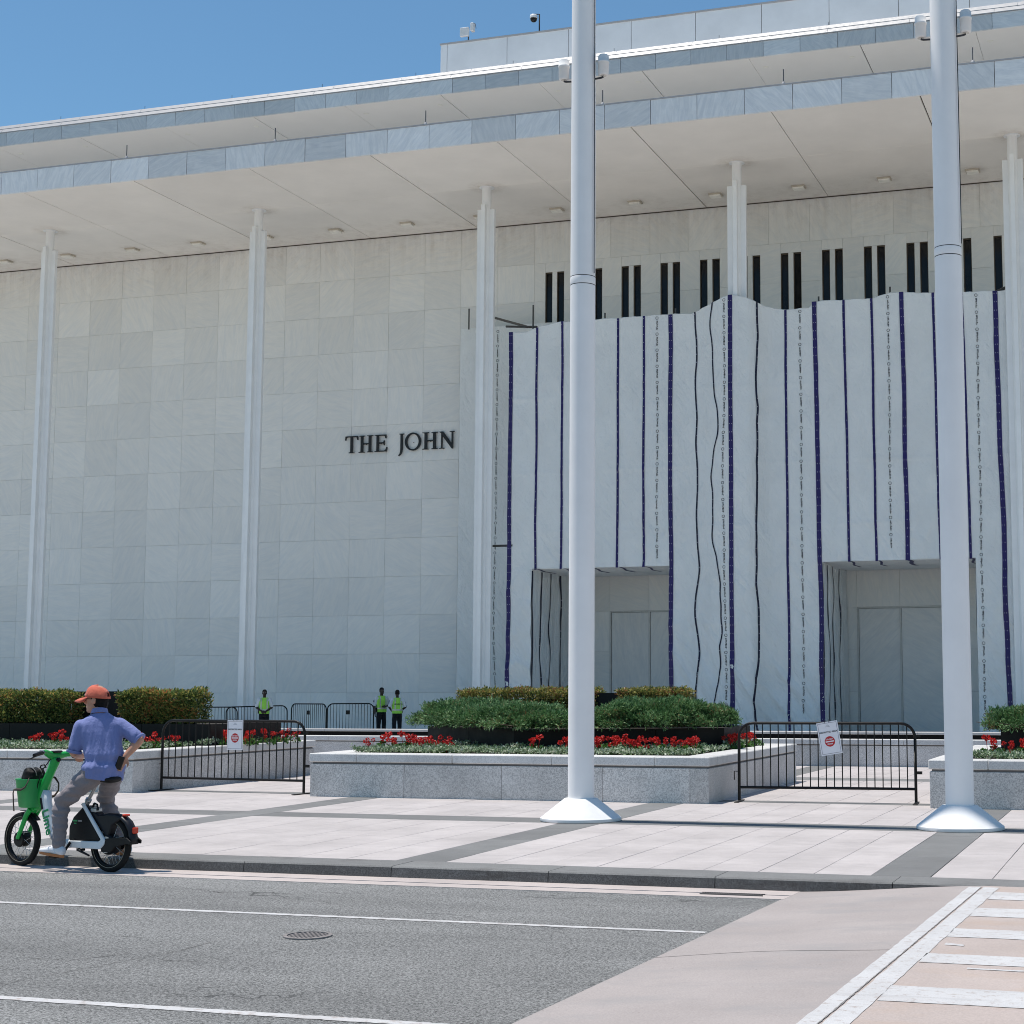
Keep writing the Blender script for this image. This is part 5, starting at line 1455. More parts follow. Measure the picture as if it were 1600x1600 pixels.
# ---- the three guards in yellow vests by the wall
def guard(label, x, y, zb, H, face, pose, back_text=False):
    """standing guard; local frame looks along +x"""
    e = empty('person', (0, 0, 0)); s = H/1.78
    Z = lambda z: z*s
    L = Vector((0, 1, 0)); F = Vector((1, 0, 0)); V3 = lambda a, b, c: Vector((a*s, b*s, c*s))
    hip = {k: V3(0, 0.085*k, 0.93) for k in (-1, 1)}; knee = {k: V3(0.01, 0.10*k, 0.50) for k in (-1, 1)}; ank = {k: V3(-0.02, 0.105*k, 0.09) for k in (-1, 1)}
    sh = {k: V3(0, 0.185*k, 1.43) for k in (-1, 1)}
    if pose == 'front':      # hands clasped low in front
        el = {k: V3(0.02, 0.27*k, 1.15) for k in (-1, 1)}; wr = {1: V3(0.20, 0.055, 1.0), -1: V3(0.20, -0.055, 1.0)}
        hd = {1: Vector((0.35, -1, -0.35)), -1: Vector((0.35, 1, -0.35))}
    elif pose == 'side':     # one arm down, one across the belly
        el = {1: V3(-0.02, 0.25, 1.15), -1: V3(-0.04, -0.24, 1.14)}; wr = {1: V3(0.20, 0.06, 1.12), -1: V3(0.03, -0.25, 0.88)}
        hd = {1: Vector((0.5, -1, 0)), -1: Vector((0.1, 0.05, -1))}
    else:                    # thumbs at the belt in front
        el = {k: V3(-0.06, 0.30*k, 1.16) for k in (-1, 1)}; wr = {k: V3(0.14, 0.17*k, 1.02) for k in (-1, 1)}
        hd = {k: Vector((0.6, -0.6*k, -0.2)) for k in (-1, 1)}
    m = MB()
    hf, hl, hu = add_head(m, V3(0.01, 0, 1.655), F, s)
    s_capsule(m, V3(-0.005, 0, 1.44), 0.058*s, V3(0.0, 0, 1.60), 0.054*s)
    s_loft(m, [(V3(0, 0, 0.88), L*0.15*s, F*0.11*s), (V3(0, 0, 1.0), L*0.165*s, F*0.12*s), (V3(0, 0, 1.2), L*0.16*s, F*0.115*s), (V3(0, 0, 1.38), L*0.185*s, F*0.115*s), (V3(0, 0, 1.47), L*0.12*s, F*0.075*s)])
    for k in (-1, 1):
        s_chain(m, [(hip[k], 0.088*s), (knee[k], 0.056*s), (ank[k], 0.038*s)])
        s_chain(m, [(sh[k], 0.056*s), (el[k], 0.043*s), (wr[k], 0.030*s)])
        s_capsule(m, ank[k]-V3(0.03, 0, 0.02), 0.035*s, ank[k]+V3(0.13, 0.01*k, -0.05), 0.03*s)
        add_hand(m, wr[k], hd[k], Vector((0, -k, -0.3)) if pose != 'side' else Vector((0, -k, 0)), s, 0.6)
    grow('body', m, 0.011, M_dskin, e, 2)
    # trousers, shirt, vest
    t = MB()
    s_loft(t, [(V3(0, 0, 0.84), L*0.165*s, F*0.125*s), (V3(0, 0, 0.95), L*0.178*s, F*0.135*s), (V3(0, 0, 1.05), L*0.176*s, F*0.13*s)])
    for k in (-1, 1): s_chain(t, [(hip[k], 0.10*s), (knee[k], 0.078*s), (ank[k]+V3(0, 0, 0.0), 0.066*s)])
    grow('trousers', t, 0.014, M_btrous, e, 2, folds(0.012, 9, 5, 3), [((0, 0, 0.055*s), (0, 0, -1))])
    t = MB()
    s_loft(t, [(V3(0, 0, 0.98), L*0.176*s, F*0.13*s), (V3(0, 0, 1.2), L*0.172*s, F*0.126*s), (V3(0, 0, 1.38), L*0.198*s, F*0.126*s), (V3(0, 0, 1.475), L*0.12*s, F*0.08*s), (V3(0, 0, 1.50), L*0.07*s, F*0.065*s)])
    for k in (-1, 1): s_chain(t, [(sh[k], 0.072*s), (sh[k].lerp(el[k], 0.85), 0.066*s)])
    grow('shirt', t, 0.014, M_wshirt, e, 2, folds(0.008, 12, 6, 5))
    t = MB()
    s_loft(t, [(V3(0, 0, 0.92), L*0.192*s, F*0.148*s), (V3(0, 0, 1.1), L*0.19*s, F*0.145*s), (V3(0, 0, 1.36), L*0.196*s, F*0.142*s), (V3(0, 0, 1.46), L*0.15*s, F*0.10*s), (V3(0, 0, 1.50), L*0.125*s, F*0.07*s)])
    vest = grow('vest', t, 0.014, M_vest, e, 2, folds(0.006, 10, 5, 8), [((0, 0, 0.925*s), (0, 0, -1)), ((0.125*s, 0, 1.50*s), (0.75, 0, 0.66)), ((0, 0.18*s, 1.42*s), (0, 1, 0.25)), ((0, -0.18*s, 1.42*s), (0, -1, 0.25))])
    def ell(z, kx, t0, t1, h, nm):
        b = MB(); V = []; n = 28
        for i in range(n+1):
            a = t0+(t1-t0)*i/n
            for dz in (0, h):
                V.append((0.158*s*kx*math.cos(a), 0.204*s*kx*math.sin(a), (z+dz)*s))
        b.add(V, [(2*i, 2*i+2, 2*i+3, 2*i+1) for i in range(n)], True); b.build(nm, M_silver, vest, fix=False)
    ell(1.03, 1.0, 0, 2*math.pi, 0.05, 'reflective_band')
    for sgn in (-1, 1):
        for fx in (-1, 1):
            MB().add([(fx*0.150*s, sgn*0.085*s, 1.08*s), (fx*0.150*s, sgn*0.125*s, 1.08*s), (fx*0.148*s, sgn*0.125*s, 1.36*s), (fx*0.115*s, sgn*0.115*s, 1.47*s), (fx*0.115*s, sgn*0.08*s, 1.47*s), (fx*0.148*s, sgn*0.085*s, 1.36*s)], [(0, 1, 2, 5), (5, 2, 3, 4)]).build('reflective_band', M_silver, vest, fix=False)
        # round shoulder patch
        pc = sh[sgn].lerp(el[sgn], 0.45); out = Vector((0, sgn, 0.1)).normalized()
        MB().lathe([(0.0, 0.0), (0.042*s, 0.0)], pc+out*0.076*s, 16, False, False, axis=out).build('shoulder_patch', plain('patch_navy', (0.02, 0.025, 0.08), 0.7), e)
    if back_text:
        tx = text_mesh('SECURITY', 0.062*s, M_ink, 'lettering', vest, 0.001, 0.002)
        tx.rotation_euler = (math.pi/2, 0, -math.pi/2); tx.location = (-0.162*s, 0, 1.26*s)
        # vest is at the origin of the figure, so the lettering rides with it
    hm = MB(); s_ball(hm, V3(0.0, 0, 1.695), 0.103*s, 0.084*s, 0.10*s)
    grow('hair', hm, 0.012, M_hair, e, 1, None, [((0.03*s, 0, 1.68*s), (0.75, 0, -0.66))])
    for k in (-1, 1): s_eye = MB().lathe([(0, 0.004), (0.010*s, 0)], V3(0.104, 0.032*k, 1.668), 8, True, True, axis=(1, 0, 0)).build('eye', plain('eye_white', (0.5, 0.48, 0.45), 0.3), e)
    MB().box(-0.14*s, 0.14*s, -0.005, 0.005, 0.95*s, 1.0*s)
    for k in (-1, 1): shoe(e, ank[k]+V3(-0.075, 0, -0.088), (1, 0.12*k, 0), 0.29*s, M_bshoe, M_bshoe)
    rd = MB().box(0.02*s, 0.07*s, -0.215*s, -0.18*s, 0.93*s, 1.08*s).tube([(0.045*s, -0.197*s, 1.08*s), (0.045*s, -0.197*s, 1.18*s)], 0.006, 5).build('radio', M_gloss, e)
    e.location = (x, y, zb); e.rotation_euler = (0, 0, face)
    return tag(e, label, 'person', 'guards in yellow vests by the wall')
guard('lone guard in yellow vest and white shirt standing before the distant barriers', -29.30, 48.9, -0.14, 1.70, math.radians(-62), 'front')
guard('taller guard in yellow vest, left of the pair talking by the wall', -25.95, 51.0, -0.14, 1.76, math.radians(-40), 'side')
guard('guard seen from behind, SECURITY across the back of a yellow vest', -25.15, 50.6, -0.14, 1.68, math.radians(128), 'belt', True)

# ================================================================== the rider
BO = Vector((-9.344, 12.978, RZ)); BRZ = math.atan2(0.20151, -0.97949); BU = Vector((-0.97949, 0.20151, 0))
OFF = 0.2
def q(u, w, z): return Vector((u-OFF, w, z))
rider = empty('person', (0, 0, 0))
tag(rider, 'man in coral cap, blue polo shirt and grey trousers astride the green bicycle', 'person')
th = Vector((0.771, -0.637, 0)); tl = Vector((0.637, 0.771, 0))            # chest heading and its left
ph = Vector((0.93, -0.36, 0)); pl_ = Vector((0.36, 0.93, 0))
hh = Vector((0.937, 0.35, 0)).normalized()
SC = q(0.195, 0.0, 1.385)
shL, shR = SC+tl*0.172+Vector((0, 0, -0.045)), SC-tl*0.172+Vector((0, 0, -0.03))
elL, wrL = q(0.350, 0.160, 1.095), q(0.490, -0.055, 1.05)
elR, wrR = q(-0.105, -0.205, 1.205), q(-0.045, -0.095, 1.055)
PC = q(0.13, 0.0, 0.905)
hipL, hipR = PC+pl_*0.09, PC-pl_*0.09
kneeL, ankL = q(0.455, 0.19, 0.640), q(0.462, 0.20, 0.225)
kneeR, ankR = q(0.42, -0.30, 0.635), q(0.285, -0.43, 0.195)
NK = q(0.205, 0.0, 1.455)
HD = q(0.245, 0.005, 1.585)
m = MB()
hf, hl, hu = add_head(m, HD, hh, 1.02)
s_capsule(m, NK-Vector((0, 0, 0.03)), 0.062, HD-Vector((0, 0, 0.05))-hh*0.015, 0.056)
s_loft(m, [(PC-Vector((0, 0, 0.04)), pl_*0.155, ph*0.115), (PC+Vector((0, 0, 0.10)), pl_*0.16, ph*0.12), (PC.lerp(SC, 0.5), tl*0.155, th*0.115), (SC-Vector((0, 0, 0.06)), tl*0.18, th*0.11), (SC+Vector((0, 0, 0.05)), tl*0.11, th*0.07)])
for a, b, c in ((hipL, kneeL, ankL), (hipR, kneeR, ankR)): s_chain(m, [(a, 0.085), (b, 0.056), (c, 0.038)])
for a, b, c in ((shL, elL, wrL), (shR, elR, wrR)): s_chain(m, [(a, 0.055), (a.lerp(b, .5), 0.050), (b, 0.042), (b.lerp(c, .3), 0.043), (c, 0.029)])
s_capsule(m, ankL-Vector((0.03, 0, 0.03)), 0.036, ankL+Vector((0.14, 0, -0.06)), 0.03)
s_capsule(m, ankR-Vector((0.03, 0, 0.03)), 0.036, ankR+Vector((0.14, -0.02, -0.06)), 0.03)
add_hand(m, wrL, Vector((0.8, -0.5, -0.1)), Vector((0, 0, -1)), 1.0, 0.6)
add_hand(m, wrR, Vector((0.30, 0.35, -0.85)), (-th), 1.0, 0.7)
grow('body', m, 0.0085, M_skin, rider, 2)
# trousers
t = MB()
s_loft(t, [(PC-Vector((0, 0, 0.07)), pl_*0.15, ph*0.12), (PC+Vector((0, 0, 0.0)), pl_*0.178, ph*0.14), (PC+Vector((0, 0, 0.11)), pl_*0.17, ph*0.13)])
for a, b, c in ((hipL, kneeL, ankL), (hipR, kneeR, ankR)):
    s_chain(t, [(a, 0.112), (a.lerp(b, 0.55), 0.092), (b, 0.075), (b.lerp(c, .5), 0.066), (c+Vector((0, 0, 0.02)), 0.056)])
def tfold(co, n):
    z = co.z
    k = math.exp(-((z-0.60)/0.17)**2)+0.6*math.exp(-((z-0.33)/0.12)**2)+0.5*math.exp(-((z-0.85)/0.1)**2)
    a = mnoise.noise((co.x*5, co.y*5, z*26)); b = mnoise.noise((co.x*11+4, co.y*11, z*14))
    return 0.024*k*a+0.009*b
grow('trousers', t, 0.010, M_chino, rider, 2, tfold, [(tuple(ankL+Vector((0, 0, 0.005))), (0, 0, -1))] if False else [])
# polo shirt
t = MB()
s_loft(t, [(PC+Vector((0, 0, -0.075))-ph*0.01, pl_*0.178, ph*0.150), (PC+Vector((0, 0, 0.05)), pl_*0.190, ph*0.155), (PC+Vector((0, 0, 0.17)), (pl_+tl).normalized()*0.182, (ph+th).normalized()*0.148), (PC.lerp(SC, 0.55), tl*0.186, th*0.146), (SC-Vector((0, 0, 0.10)), tl*0.205, th*0.140), (SC-Vector((0, 0, 0.03)), tl*0.205, th*0.118), (SC+Vector((0, 0, 0.030)), tl*0.145, th*0.095), (SC+Vector((0, 0, 0.055)), tl*0.10, th*0.082), (SC+Vector((0, 0, 0.075)), tl*0.075, th*0.07)])
cuffs = []
for a, b in ((shL, elL), (shR, elR)):
    s_chain(t, [(a-Vector((0, 0, 0.005)), 0.068), (a.lerp(b, 0.78), 0.070)])
def sfold(co, n):
    d = co-Vector((SC.x, SC.y, 0)); side = d.dot(tl); z = co.z
    low = max(0.12, min(1.0, (1.40-z)*3.2))
    v = 0.016*low*mnoise.noise((side*19, z*1.7, 1.0))                          # long hanging folds
    v += 0.008*low*mnoise.noise((side*34+z*6, z*3.0, 6.0))
    w = math.exp(-((z-1.02)/0.04)**2)
    v += -0.022*w*(0.7+0.6*mnoise.noise((side*9, 2.0, 4.0)))                   # creased at the waist
    v += 0.012*math.exp(-((z-0.965)/0.045)**2)
    return v
shirt = grow('polo_shirt', t, 0.010, M_polo, rider, 2, sfold, [(tuple(PC+Vector((0, 0, -0.065))), tuple((Vector((0, 0, -1))+tl*0.15).normalized()))])
cl = MB(); V = []
for i in range(25):
    a = 2*math.pi*i/24
    for h, r in ((0.0, 0.082), (0.045, 0.070)):
        c = NK+Vector((0, 0, -0.005+h))+hh*0.004
        V.append(tuple(c+tl*r*math.cos(a)+th*r*0.95*math.sin(a)-Vector((0, 0, 0.018*math.sin(a)))))
cl.add(V, [(2*i, 2*i+2, 2*i+3, 2*i+1) for i in range(24)], True)
cl.build('collar', M_polo, shirt, fix=False)
for a, b in ((shL, elL), (shR, elR)):
    d = (b-a).normalized(); c = a.lerp(b, 0.78)+d*0.045
    MB().lathe([(0.070, -0.012), (0.073, 0.012), (0.060, 0.016), (0.045, 0.010)], c, 20, True, False, axis=d).build('cuff', M_polo, shirt)
# hair under the cap
hm = MB(); R3 = Matrix((hh, hl, Vector((0, 0, 1)))).transposed()
s_ball(hm, HD+Vector((0, 0, 0.000))-hh*0.010, 0.100, 0.084, 0.098, R3)
s_ball(hm, HD-hh*0.055-Vector((0, 0, 0.045)), 0.050, 0.066, 0.055, R3)
grow('hair', hm, 0.008, M_hair, rider, 1, folds(0.004, 60, 40, 2), [(tuple(HD+hh*0.015), tuple((hh*0.92-Vector((0, 0, 0.4))).normalized()))])
# cap: crown, brim, rear strap opening
cm_ = MB(); V = []; N1, N2 = 24, 9
for j in range(N2):
    a = math.pi/2*j/(N2-1)
    for i in range(N1):
        t_ = 2*math.pi*i/N1
        rr = math.cos(a)**0.75
        wob = 1+0.03*math.sin(6*t_+j)
        p = HD+Vector((0, 0, 0.028))+hh*((0.118*math.cos(t_)-0.006)*rr*wob)+hl*(0.102*rr*math.sin(t_)*wob)+Vector((0, 0, 0.108*math.sin(a)*(1+0.05*math.cos(t_))))
        p.z -= 0.022*(1-math.cos(t_))*0.5*rr
        V.append(tuple(p))
F_ = []
for j in range(N2-1):
    for i in range(N1):
        if j in (0, 1, 2) and i in (11, 12) and j != 0: continue
        F_.append((j*N1+i, j*N1+(i+1) % N1, (j+1)*N1+(i+1) % N1, (j+1)*N1+i))
cm_.add(V, F_, True)
cap = cm_.build('cap', M_cap, rider, fix=False)
cap.modifiers.new('thickness', 'SOLIDIFY').thickness = 0.005
bm_ = MB(); V = []
for i in range(13):
    t_ = -1.15+2.3*i/12
    for k in range(4):
        s_ = k/3; ext = 0.105*max(0.0, math.cos(t_*0.82))**0.6*s_
        p = HD+Vector((0, 0, 0.028))+hh*(0.110*math.cos(t_)+ext)+hl*(0.095*math.sin(t_)*(1-0.05*s_))+Vector((0, 0, -0.012-0.032*s_*s_-0.02*abs(math.sin(t_))**2*s_))
        V.append(tuple(p))
bm_.add(V, [(i*4+k, (i+1)*4+k, (i+1)*4+k+1, i*4+k+1) for i in range(12) for k in range(3)], True)
br = bm_.build('brim', M_cap, cap, fix=False); br.modifiers.new('thickness', 'SOLIDIFY').thickness = 0.006
MB().lathe([(0.0, 0.006), (0.009, 0.003), (0.010, 0.0)], HD+Vector((0, 0, 0.137)), 10).build('button', M_cap, cap)
# glasses
gm = MB()
for k in (-1, 1):
    gm.tube([HD+hl*k*0.082-hh*0.01+Vector((0, 0, 0.005)), HD+hl*k*0.078+hh*0.095+Vector((0, 0, 0.010))], 0.0028, 5)
    c = HD+hl*k*0.034+hh*0.108+Vector((0, 0, 0.004))
    gm.tube([c+hl*0.024*math.cos(a)+Vector((0, 0, 0.018*math.sin(a))) for a in [6.2832*i/12 for i in range(13)]], 0.0025, 5)
gm.build('glasses', M_gloss, rider)
for k in (-1, 1): MB().lathe([(0, 0.004), (0.011, 0)], HD+hl*k*0.033+hh*0.096+Vector((0, 0, 0.004)), 8, True, True, axis=hh).build('eye', plain('eye_white', (0.5, 0.48, 0.45), 0.3), rider)
MB().tube([PC+Vector((0, 0, 0.02))+pl_*0.165*math.cos(a)+ph*0.125*math.sin(a) for a in [6.2832*i/24 for i in range(25)]], 0.016, 6).build('belt', M_gloss, rider)
shoe(rider, ankL+Vector((-0.07, 0.0, -0.095)), (1, 0.06, 0.10), 0.295, M_gum, M_shoe)
shoe(rider, ankR+Vector((-0.07, 0.0, -0.094)), (1, -0.25, 0), 0.295, M_gum, M_shoe)
MB().tube([ankL+Vector((0, 0, 0.0)), ankL+Vector((0.005, 0, -0.05))], [0.042, 0.044], 12).build('sock', M_wshirt, rider)
rider.location = BO+BU*OFF; rider.rotation_euler = (0, 0, BRZ)
# phone in his right hand, resting at the hip
ph_o = MB().box(-0.030, 0.030, -0.005, 0.005, -0.062, 0.062).build('phone', M_gloss, None, bevel=0.006)
tag(ph_o, 'black phone held at the hip in the cyclist\'s right hand', 'phone')
_pl = Matrix.Rotation(BRZ, 4, 'Z') @ (wrR+Vector((-0.012, 0.078, -0.055)))
ph_o.location = BO+BU*OFF+_pl; ph_o.rotation_euler = (0.2, 0.3, math.radians(38.8))
# ================================================================== the green share bicycle (local frame: x forward, y left, z up, origin under the rear axle)
M_green = plain('paint_green', (0.018, 0.40, 0.075), 0.35, 0.0, var=0.06)
M_white = plain('frame_white', (0.70, 0.73, 0.76), 0.35, 0.0, var=0.05)
M_blk = plain('bike_black', (0.008, 0.008, 0.0095), 0.45, 0.0, 0.25, var=0.2)
M_navy = plain('fender_black', (0.010, 0.011, 0.016), 0.4, 0.0, 0.3, var=0.15)
M_tyre = plain('tyre_rubber', (0.014, 0.0135, 0.0135), 0.8, 0.0, 0.2, var=0.25, bump=0.3, bscale=120)
M_alloy = plain('alloy_grey', (0.50, 0.50, 0.51), 0.35, 0.8, var=0.1)
M_refl = plain('reflector_red', (0.62, 0.05, 0.02), 0.25)
bike = empty('bicycle', (0, 0, 0))
tag(bike, 'green and white electric share bicycle with basket, standing against the kerb', 'bicycle')
def wheel(cx, yaw, R=0.255):
    h = MB().lathe([(0.066, -0.05), (0.075, -0.035), (0.075, 0.035), (0.066, 0.05)], (0, 0, 0), 24, True, True, axis=(0, 1, 0)).build('wheel', M_blk, bike)
    t = MB(); n1, n2 = 48, 12; V = []
    for i in range(n1):
        a = 2*math.pi*i/n1
        for j in range(n2):
            b = 2*math.pi*j/n2
            r = (R-0.030)+0.030*math.cos(b); V.append((r*math.cos(a), 0.029*math.sin(b), r*math.sin(a)))
    t.add(V, [(i*n2+j, ((i+1) % n1)*n2+j, ((i+1) % n1)*n2+(j+1) % n2, i*n2+(j+1) % n2) for i in range(n1) for j in range(n2)], True)
    t.build('tyre', M_tyre, h)
    st = MB(); 
    for sy in (-1, 1):
        V = []
        for i in range(n1):
            a = 2*math.pi*i/n1
            for r in (R-0.047, R-0.042): V.append((r*math.cos(a), sy*0.0285, r*math.sin(a)))
        st.add(V, [(2*i, 2*((i+1) % n1), 2*((i+1) % n1)+1, 2*i+1) for i in range(n1)])
    st.build('reflective_strip', plain('strip_tan', (0.30, 0.26, 0.20), 0.4), h, fix=False)
    MB().lathe([(R-0.060, -0.017), (R-0.052, -0.018), (R-0.050, 0.0), (R-0.052, 0.018), (R-0.060, 0.017), (R-0.072, 0.0), (R-0.060, -0.017)], (0, 0, 0), 48, True, False, axis=(0, 1, 0)).build('rim', M_blk, h)
    sp = MB()
    for k in range(28):
        a = 2*math.pi*k/28; b = a+(0.5 if k % 2 else -0.5); y = 0.035*(1 if k % 4 < 2 else -1)
        sp.tube([(0.07*math.cos(b), y, 0.07*math.sin(b)), ((R-0.066)*math.cos(a), 0, (R-0.066)*math.sin(a))], 0.0022, 4)
    sp.build('spokes', M_alloy, h)
    h.location = (cx, 0, R); h.rotation_euler = (0, 0, yaw)
    return h
# wheels are placed while the bicycle still stands at the origin
def rel(o, loc, rz=0.0): o.location = loc; o.rotation_euler = (0, 0, rz); return o
wheel(0.0, 0.0); wheel(1.190, -0.05)
# rear hub cover and disc
MB().lathe([(0.02, -0.06), (0.085, -0.055), (0.095, -0.03), (0.095, 0.03), (0.085, 0.055), (0.02, 0.06)], (0, 0, 0.255), 28, True, True, axis=(0, 1, 0)).build('hub_motor', M_blk, bike)
MB().lathe([(0.02, 0.0615), (0.075, 0.0615), (0.075, 0.0635), (0.02, 0.0635)], (0.0, 0, 0.255), 28, False, True, axis=(0, 1, 0)).build('chain_ring', M_alloy, bike)
# fork
fk = MB()
for s in (-1, 1): fk.tube([(1.035, 0.052*s, 0.545), (1.08, 0.058*s, 0.49), (1.190, 0.058*s, 0.262)], [0.026, 0.024, 0.018], 12)
fk.tube([(1.035, -0.055, 0.548), (1.035, 0.055, 0.548)], 0.032, 12)
fork = fk.build('fork', M_green, bike)
for s in (-1, 1): MB().lathe([(0.016, 0), (0.016, 0.012)], (1.190, s*0.058+(0.0 if s > 0 else -0.012), 0.258), 10, True, True, axis=(0, 1, 0)).build('axle_nut', M_blk, fork)
# steering column
def ovaltube(m, pts, rs, seg=16):
    """pts with (half width along x-ish, half width along y)"""
    rings = []
    for i, p in enumerate(pts):
        a = Vector(pts[max(i-1, 0)]); b = Vector(pts[min(i+1, len(pts)-1)]); d = (b-a).normalized(); side = Vector((0, 1, 0)); fr = side.cross(d).normalized()
        rings.append((p, fr*rs[i][0], side*rs[i][1]))
    s_loft(m, rings, seg); return m
ovaltube(MB(), [(1.055, 0, 0.525), (1.02, 0, 0.58), (0.93, 0, 0.735), (0.83, 0, 0.91), (0.775, 0, 1.02), (0.768, 0, 1.045)], [(0.040, 0.036), (0.050, 0.042), (0.046, 0.040), (0.042, 0.038), (0.048, 0.046), (0.030, 0.036)]).build('steering_column', M_green, bike)
hb = MB().tube([(0.735, 0.185, 1.092), (0.770, 0.13, 1.090), (0.785, 0.06, 1.062), (0.790, 0, 1.050), (0.785, -0.06, 1.055), (0.770, -0.13, 1.065), (0.735, -0.19, 1.060)], [0.020, 0.027, 0.035, 0.040, 0.035, 0.027, 0.020], 14).build('handlebar', M_green, bike)
for s in (-1, 1):
    zz = 1.09 if s > 0 else 1.058
    g = MB().tube([(0.735, s*0.185, zz), (0.715, s*0.235, zz-0.006), (0.690, s*0.325, zz-0.022)], [0.019, 0.020, 0.018], 12).build('grip', M_blk, hb)
    MB().tube([(0.76, s*0.17, zz-0.012), (0.785, s*0.21, zz-0.03), (0.765, s*0.30, zz-0.052), (0.755, s*0.335, zz-0.055)], [0.008, 0.007, 0.005, 0.005], 7).build('brake_lever', M_blk, g)
    MB().lathe([(0.024, 0), (0.024, 0.028)], (0.735, s*0.19-(0.028 if s < 0 else 0), zz), 14, True, True, axis=(0, 1, 0)).build('shifter', M_alloy, g)
MB().box(0.735, 0.80, -0.05, 0.05, 1.082, 1.102).build('display', M_blk, hb, bevel=0.008)
MB().lathe([(0.0, 0), (0.026, 0), (0.022, 0.012), (0, 0.012)], (0.742, 0.0, 1.015), 16, True, False, axis=(-0.8, 0, 0.5)).build('scan_ring', M_blk, hb)
# basket: tapered tub with open top
bk = MB(); V = []; lv = [(0.56, 0.085, 0.105), (0.57, 0.098, 0.118), (0.82, 0.128, 0.150), (0.832, 0.136, 0.158), (0.832, 0.128, 0.150), (0.82, 0.120, 0.142), (0.585, 0.090, 0.110), (0.575, 0.05, 0.06)]
NS = 28
for z, a, b in lv:
    for k in range(NS):
        t = 2*math.pi*k/NS; c, s = math.cos(t), math.sin(t); e = 0.55
        V.append((1.065+a*abs(c)**e*(1 if c > 0 else -1)+0.10*(z-0.56)*0, b*abs(s)**e*(1 if s > 0 else -1), z))
bk.add(V, [(i*NS+k, i*NS+(k+1) % NS, (i+1)*NS+(k+1) % NS, (i+1)*NS+k) for i in range(len(lv)-1) for k in range(NS)]+[tuple(range(NS))[::-1], tuple((len(lv)-1)*NS+k for k in range(NS))], True)
basket = bk.build('basket', plain('basket_green', (0.028, 0.36, 0.10), 0.45, 0.0, var=0.08), bike, fix=False)
MB().box(0.985, 1.10, -0.04, 0.04, 0.535, 0.562).build('basket_bracket', M_green, basket, bevel=0.008)
MB().lathe([(0.0, 0.012), (0.028, 0.008), (0.03, 0.0)], (1.165, 0, 0.66), 16, True, True, axis=(1, 0, 0)).build('headlight', M_white, basket)
# front mudguard stub
fd = MB(); V = []
for i in range(11):
    a = math.radians(88+5.0*i)
    for y in (-0.036, 0.036): V.append((1.190+0.272*math.cos(a), y, 0.255+0.272*math.sin(a)))
fd.add(V, [(2*i, 2*i+1, 2*i+3, 2*i+2) for i in range(10)], True)
o = fd.build('front_mudguard', M_blk, bike, fix=False); o.modifiers.new('thickness', 'SOLIDIFY').thickness = 0.004
# white down tube with the name on its side, then the low cross tube
dt = MB(); s_loft(dt, [((0.880, 0, 0.725), Vector((0.058, 0, 0.020)), Vector((0, 0.030, 0))), ((0.888, 0, 0.64), Vector((0.072, 0, 0.022)), Vector((0, 0.036, 0))), ((0.815, 0, 0.42), Vector((0.072, 0, 0.024)), Vector((0, 0.038, 0))), ((0.742, 0, 0.265), Vector((0.060, 0, 0.030)), Vector((0, 0.038, 0))), ((0.66, 0, 0.232), Vector((0.02, 0, 0.040)), Vector((0, 0.038, 0))), ((0.54, 0, 0.240), Vector((0.0, 0, 0.042)), Vector((0, 0.038, 0))), ((0.44, 0, 0.248), Vector((0.0, 0, 0.036)), Vector((0, 0.038, 0)))], 18)
down = dt.build('down_tube', M_white, bike)
MB().box(-0.012, 0.012, 0.0, 0.003, -0.055, 0.055).build('badge', M_navy, down, (0.905, 0.036, 0.60), (0, math.radians(15), 0))
tx = text_mesh('Lime', 0.125, plain('letter_green', (0.01, 0.28, 0.10), 0.4), 'lettering', down, 0.001, 0.0035)
# letters run down the tube: text x axis -> along the tube, text up -> forward side away
ax = Vector((-0.33, 0, -0.944)).normalized(); nrm = Vector((0, 1, 0)); upv = nrm.cross(ax)
MX = Matrix((ax, upv, nrm)).transposed().to_4x4(); MX.translation = Vector((0.818, 0.0400, 0.430))
tx.rotation_euler = MX.to_euler(); tx.location = MX.translation
# battery housing inside the white triangle
def plate(pts, y0, y1, name, mat, parent, bevel=0.006): return MB().prism(pts, 'y', y0, y1).build(name, mat, parent, bevel=bevel)
hous = plate([(0.315, 0.605), (0.455, 0.49), (0.505, 0.40), (0.505, 0.275), (0.06, 0.275)], -0.052, 0.052, 'battery_housing', M_blk, bike, 0.010)
MB().box(0.395, 0.455, 0.0525, 0.0535, 0.452, 0.466).build('decal', plain('decal_green', (0.03, 0.35, 0.12), 0.4), hous)
MB().box(0.405, 0.435, 0.0525, 0.0535, 0.430, 0.440).build('decal', MATS['decal_green'], hous)
MB().box(0.335, 0.385, 0.0525, 0.0535, 0.452, 0.466).build('decal', plain('decal_grey', (0.3, 0.3, 0.31), 0.4), hous)
for s in (-1, 1):
    y0, y1 = (0.056, 0.080) if s > 0 else (-0.080, -0.056)
    plate([(0.330, 0.615), (0.300, 0.632), (0.000, 0.300), (0.010, 0.255), (0.060, 0.212), (0.455, 0.212), (0.470, 0.276), (0.085, 0.282), (0.055, 0.300)], y0, y1, 'side_frame', M_white, bike, 0.006)
plate([(0.295, 0.60), (0.22, 0.575), (0.135, 0.520), (-0.05, 0.528), (-0.18, 0.505), (-0.05, 0.43), (0.0, 0.30)], -0.048, 0.048, 'rear_housing', M_navy, bike, 0.010)
MB().box(0.165, 0.235, -0.04, 0.05, 0.54, 0.585).build('lock_body', M_alloy, bike, bevel=0.01)
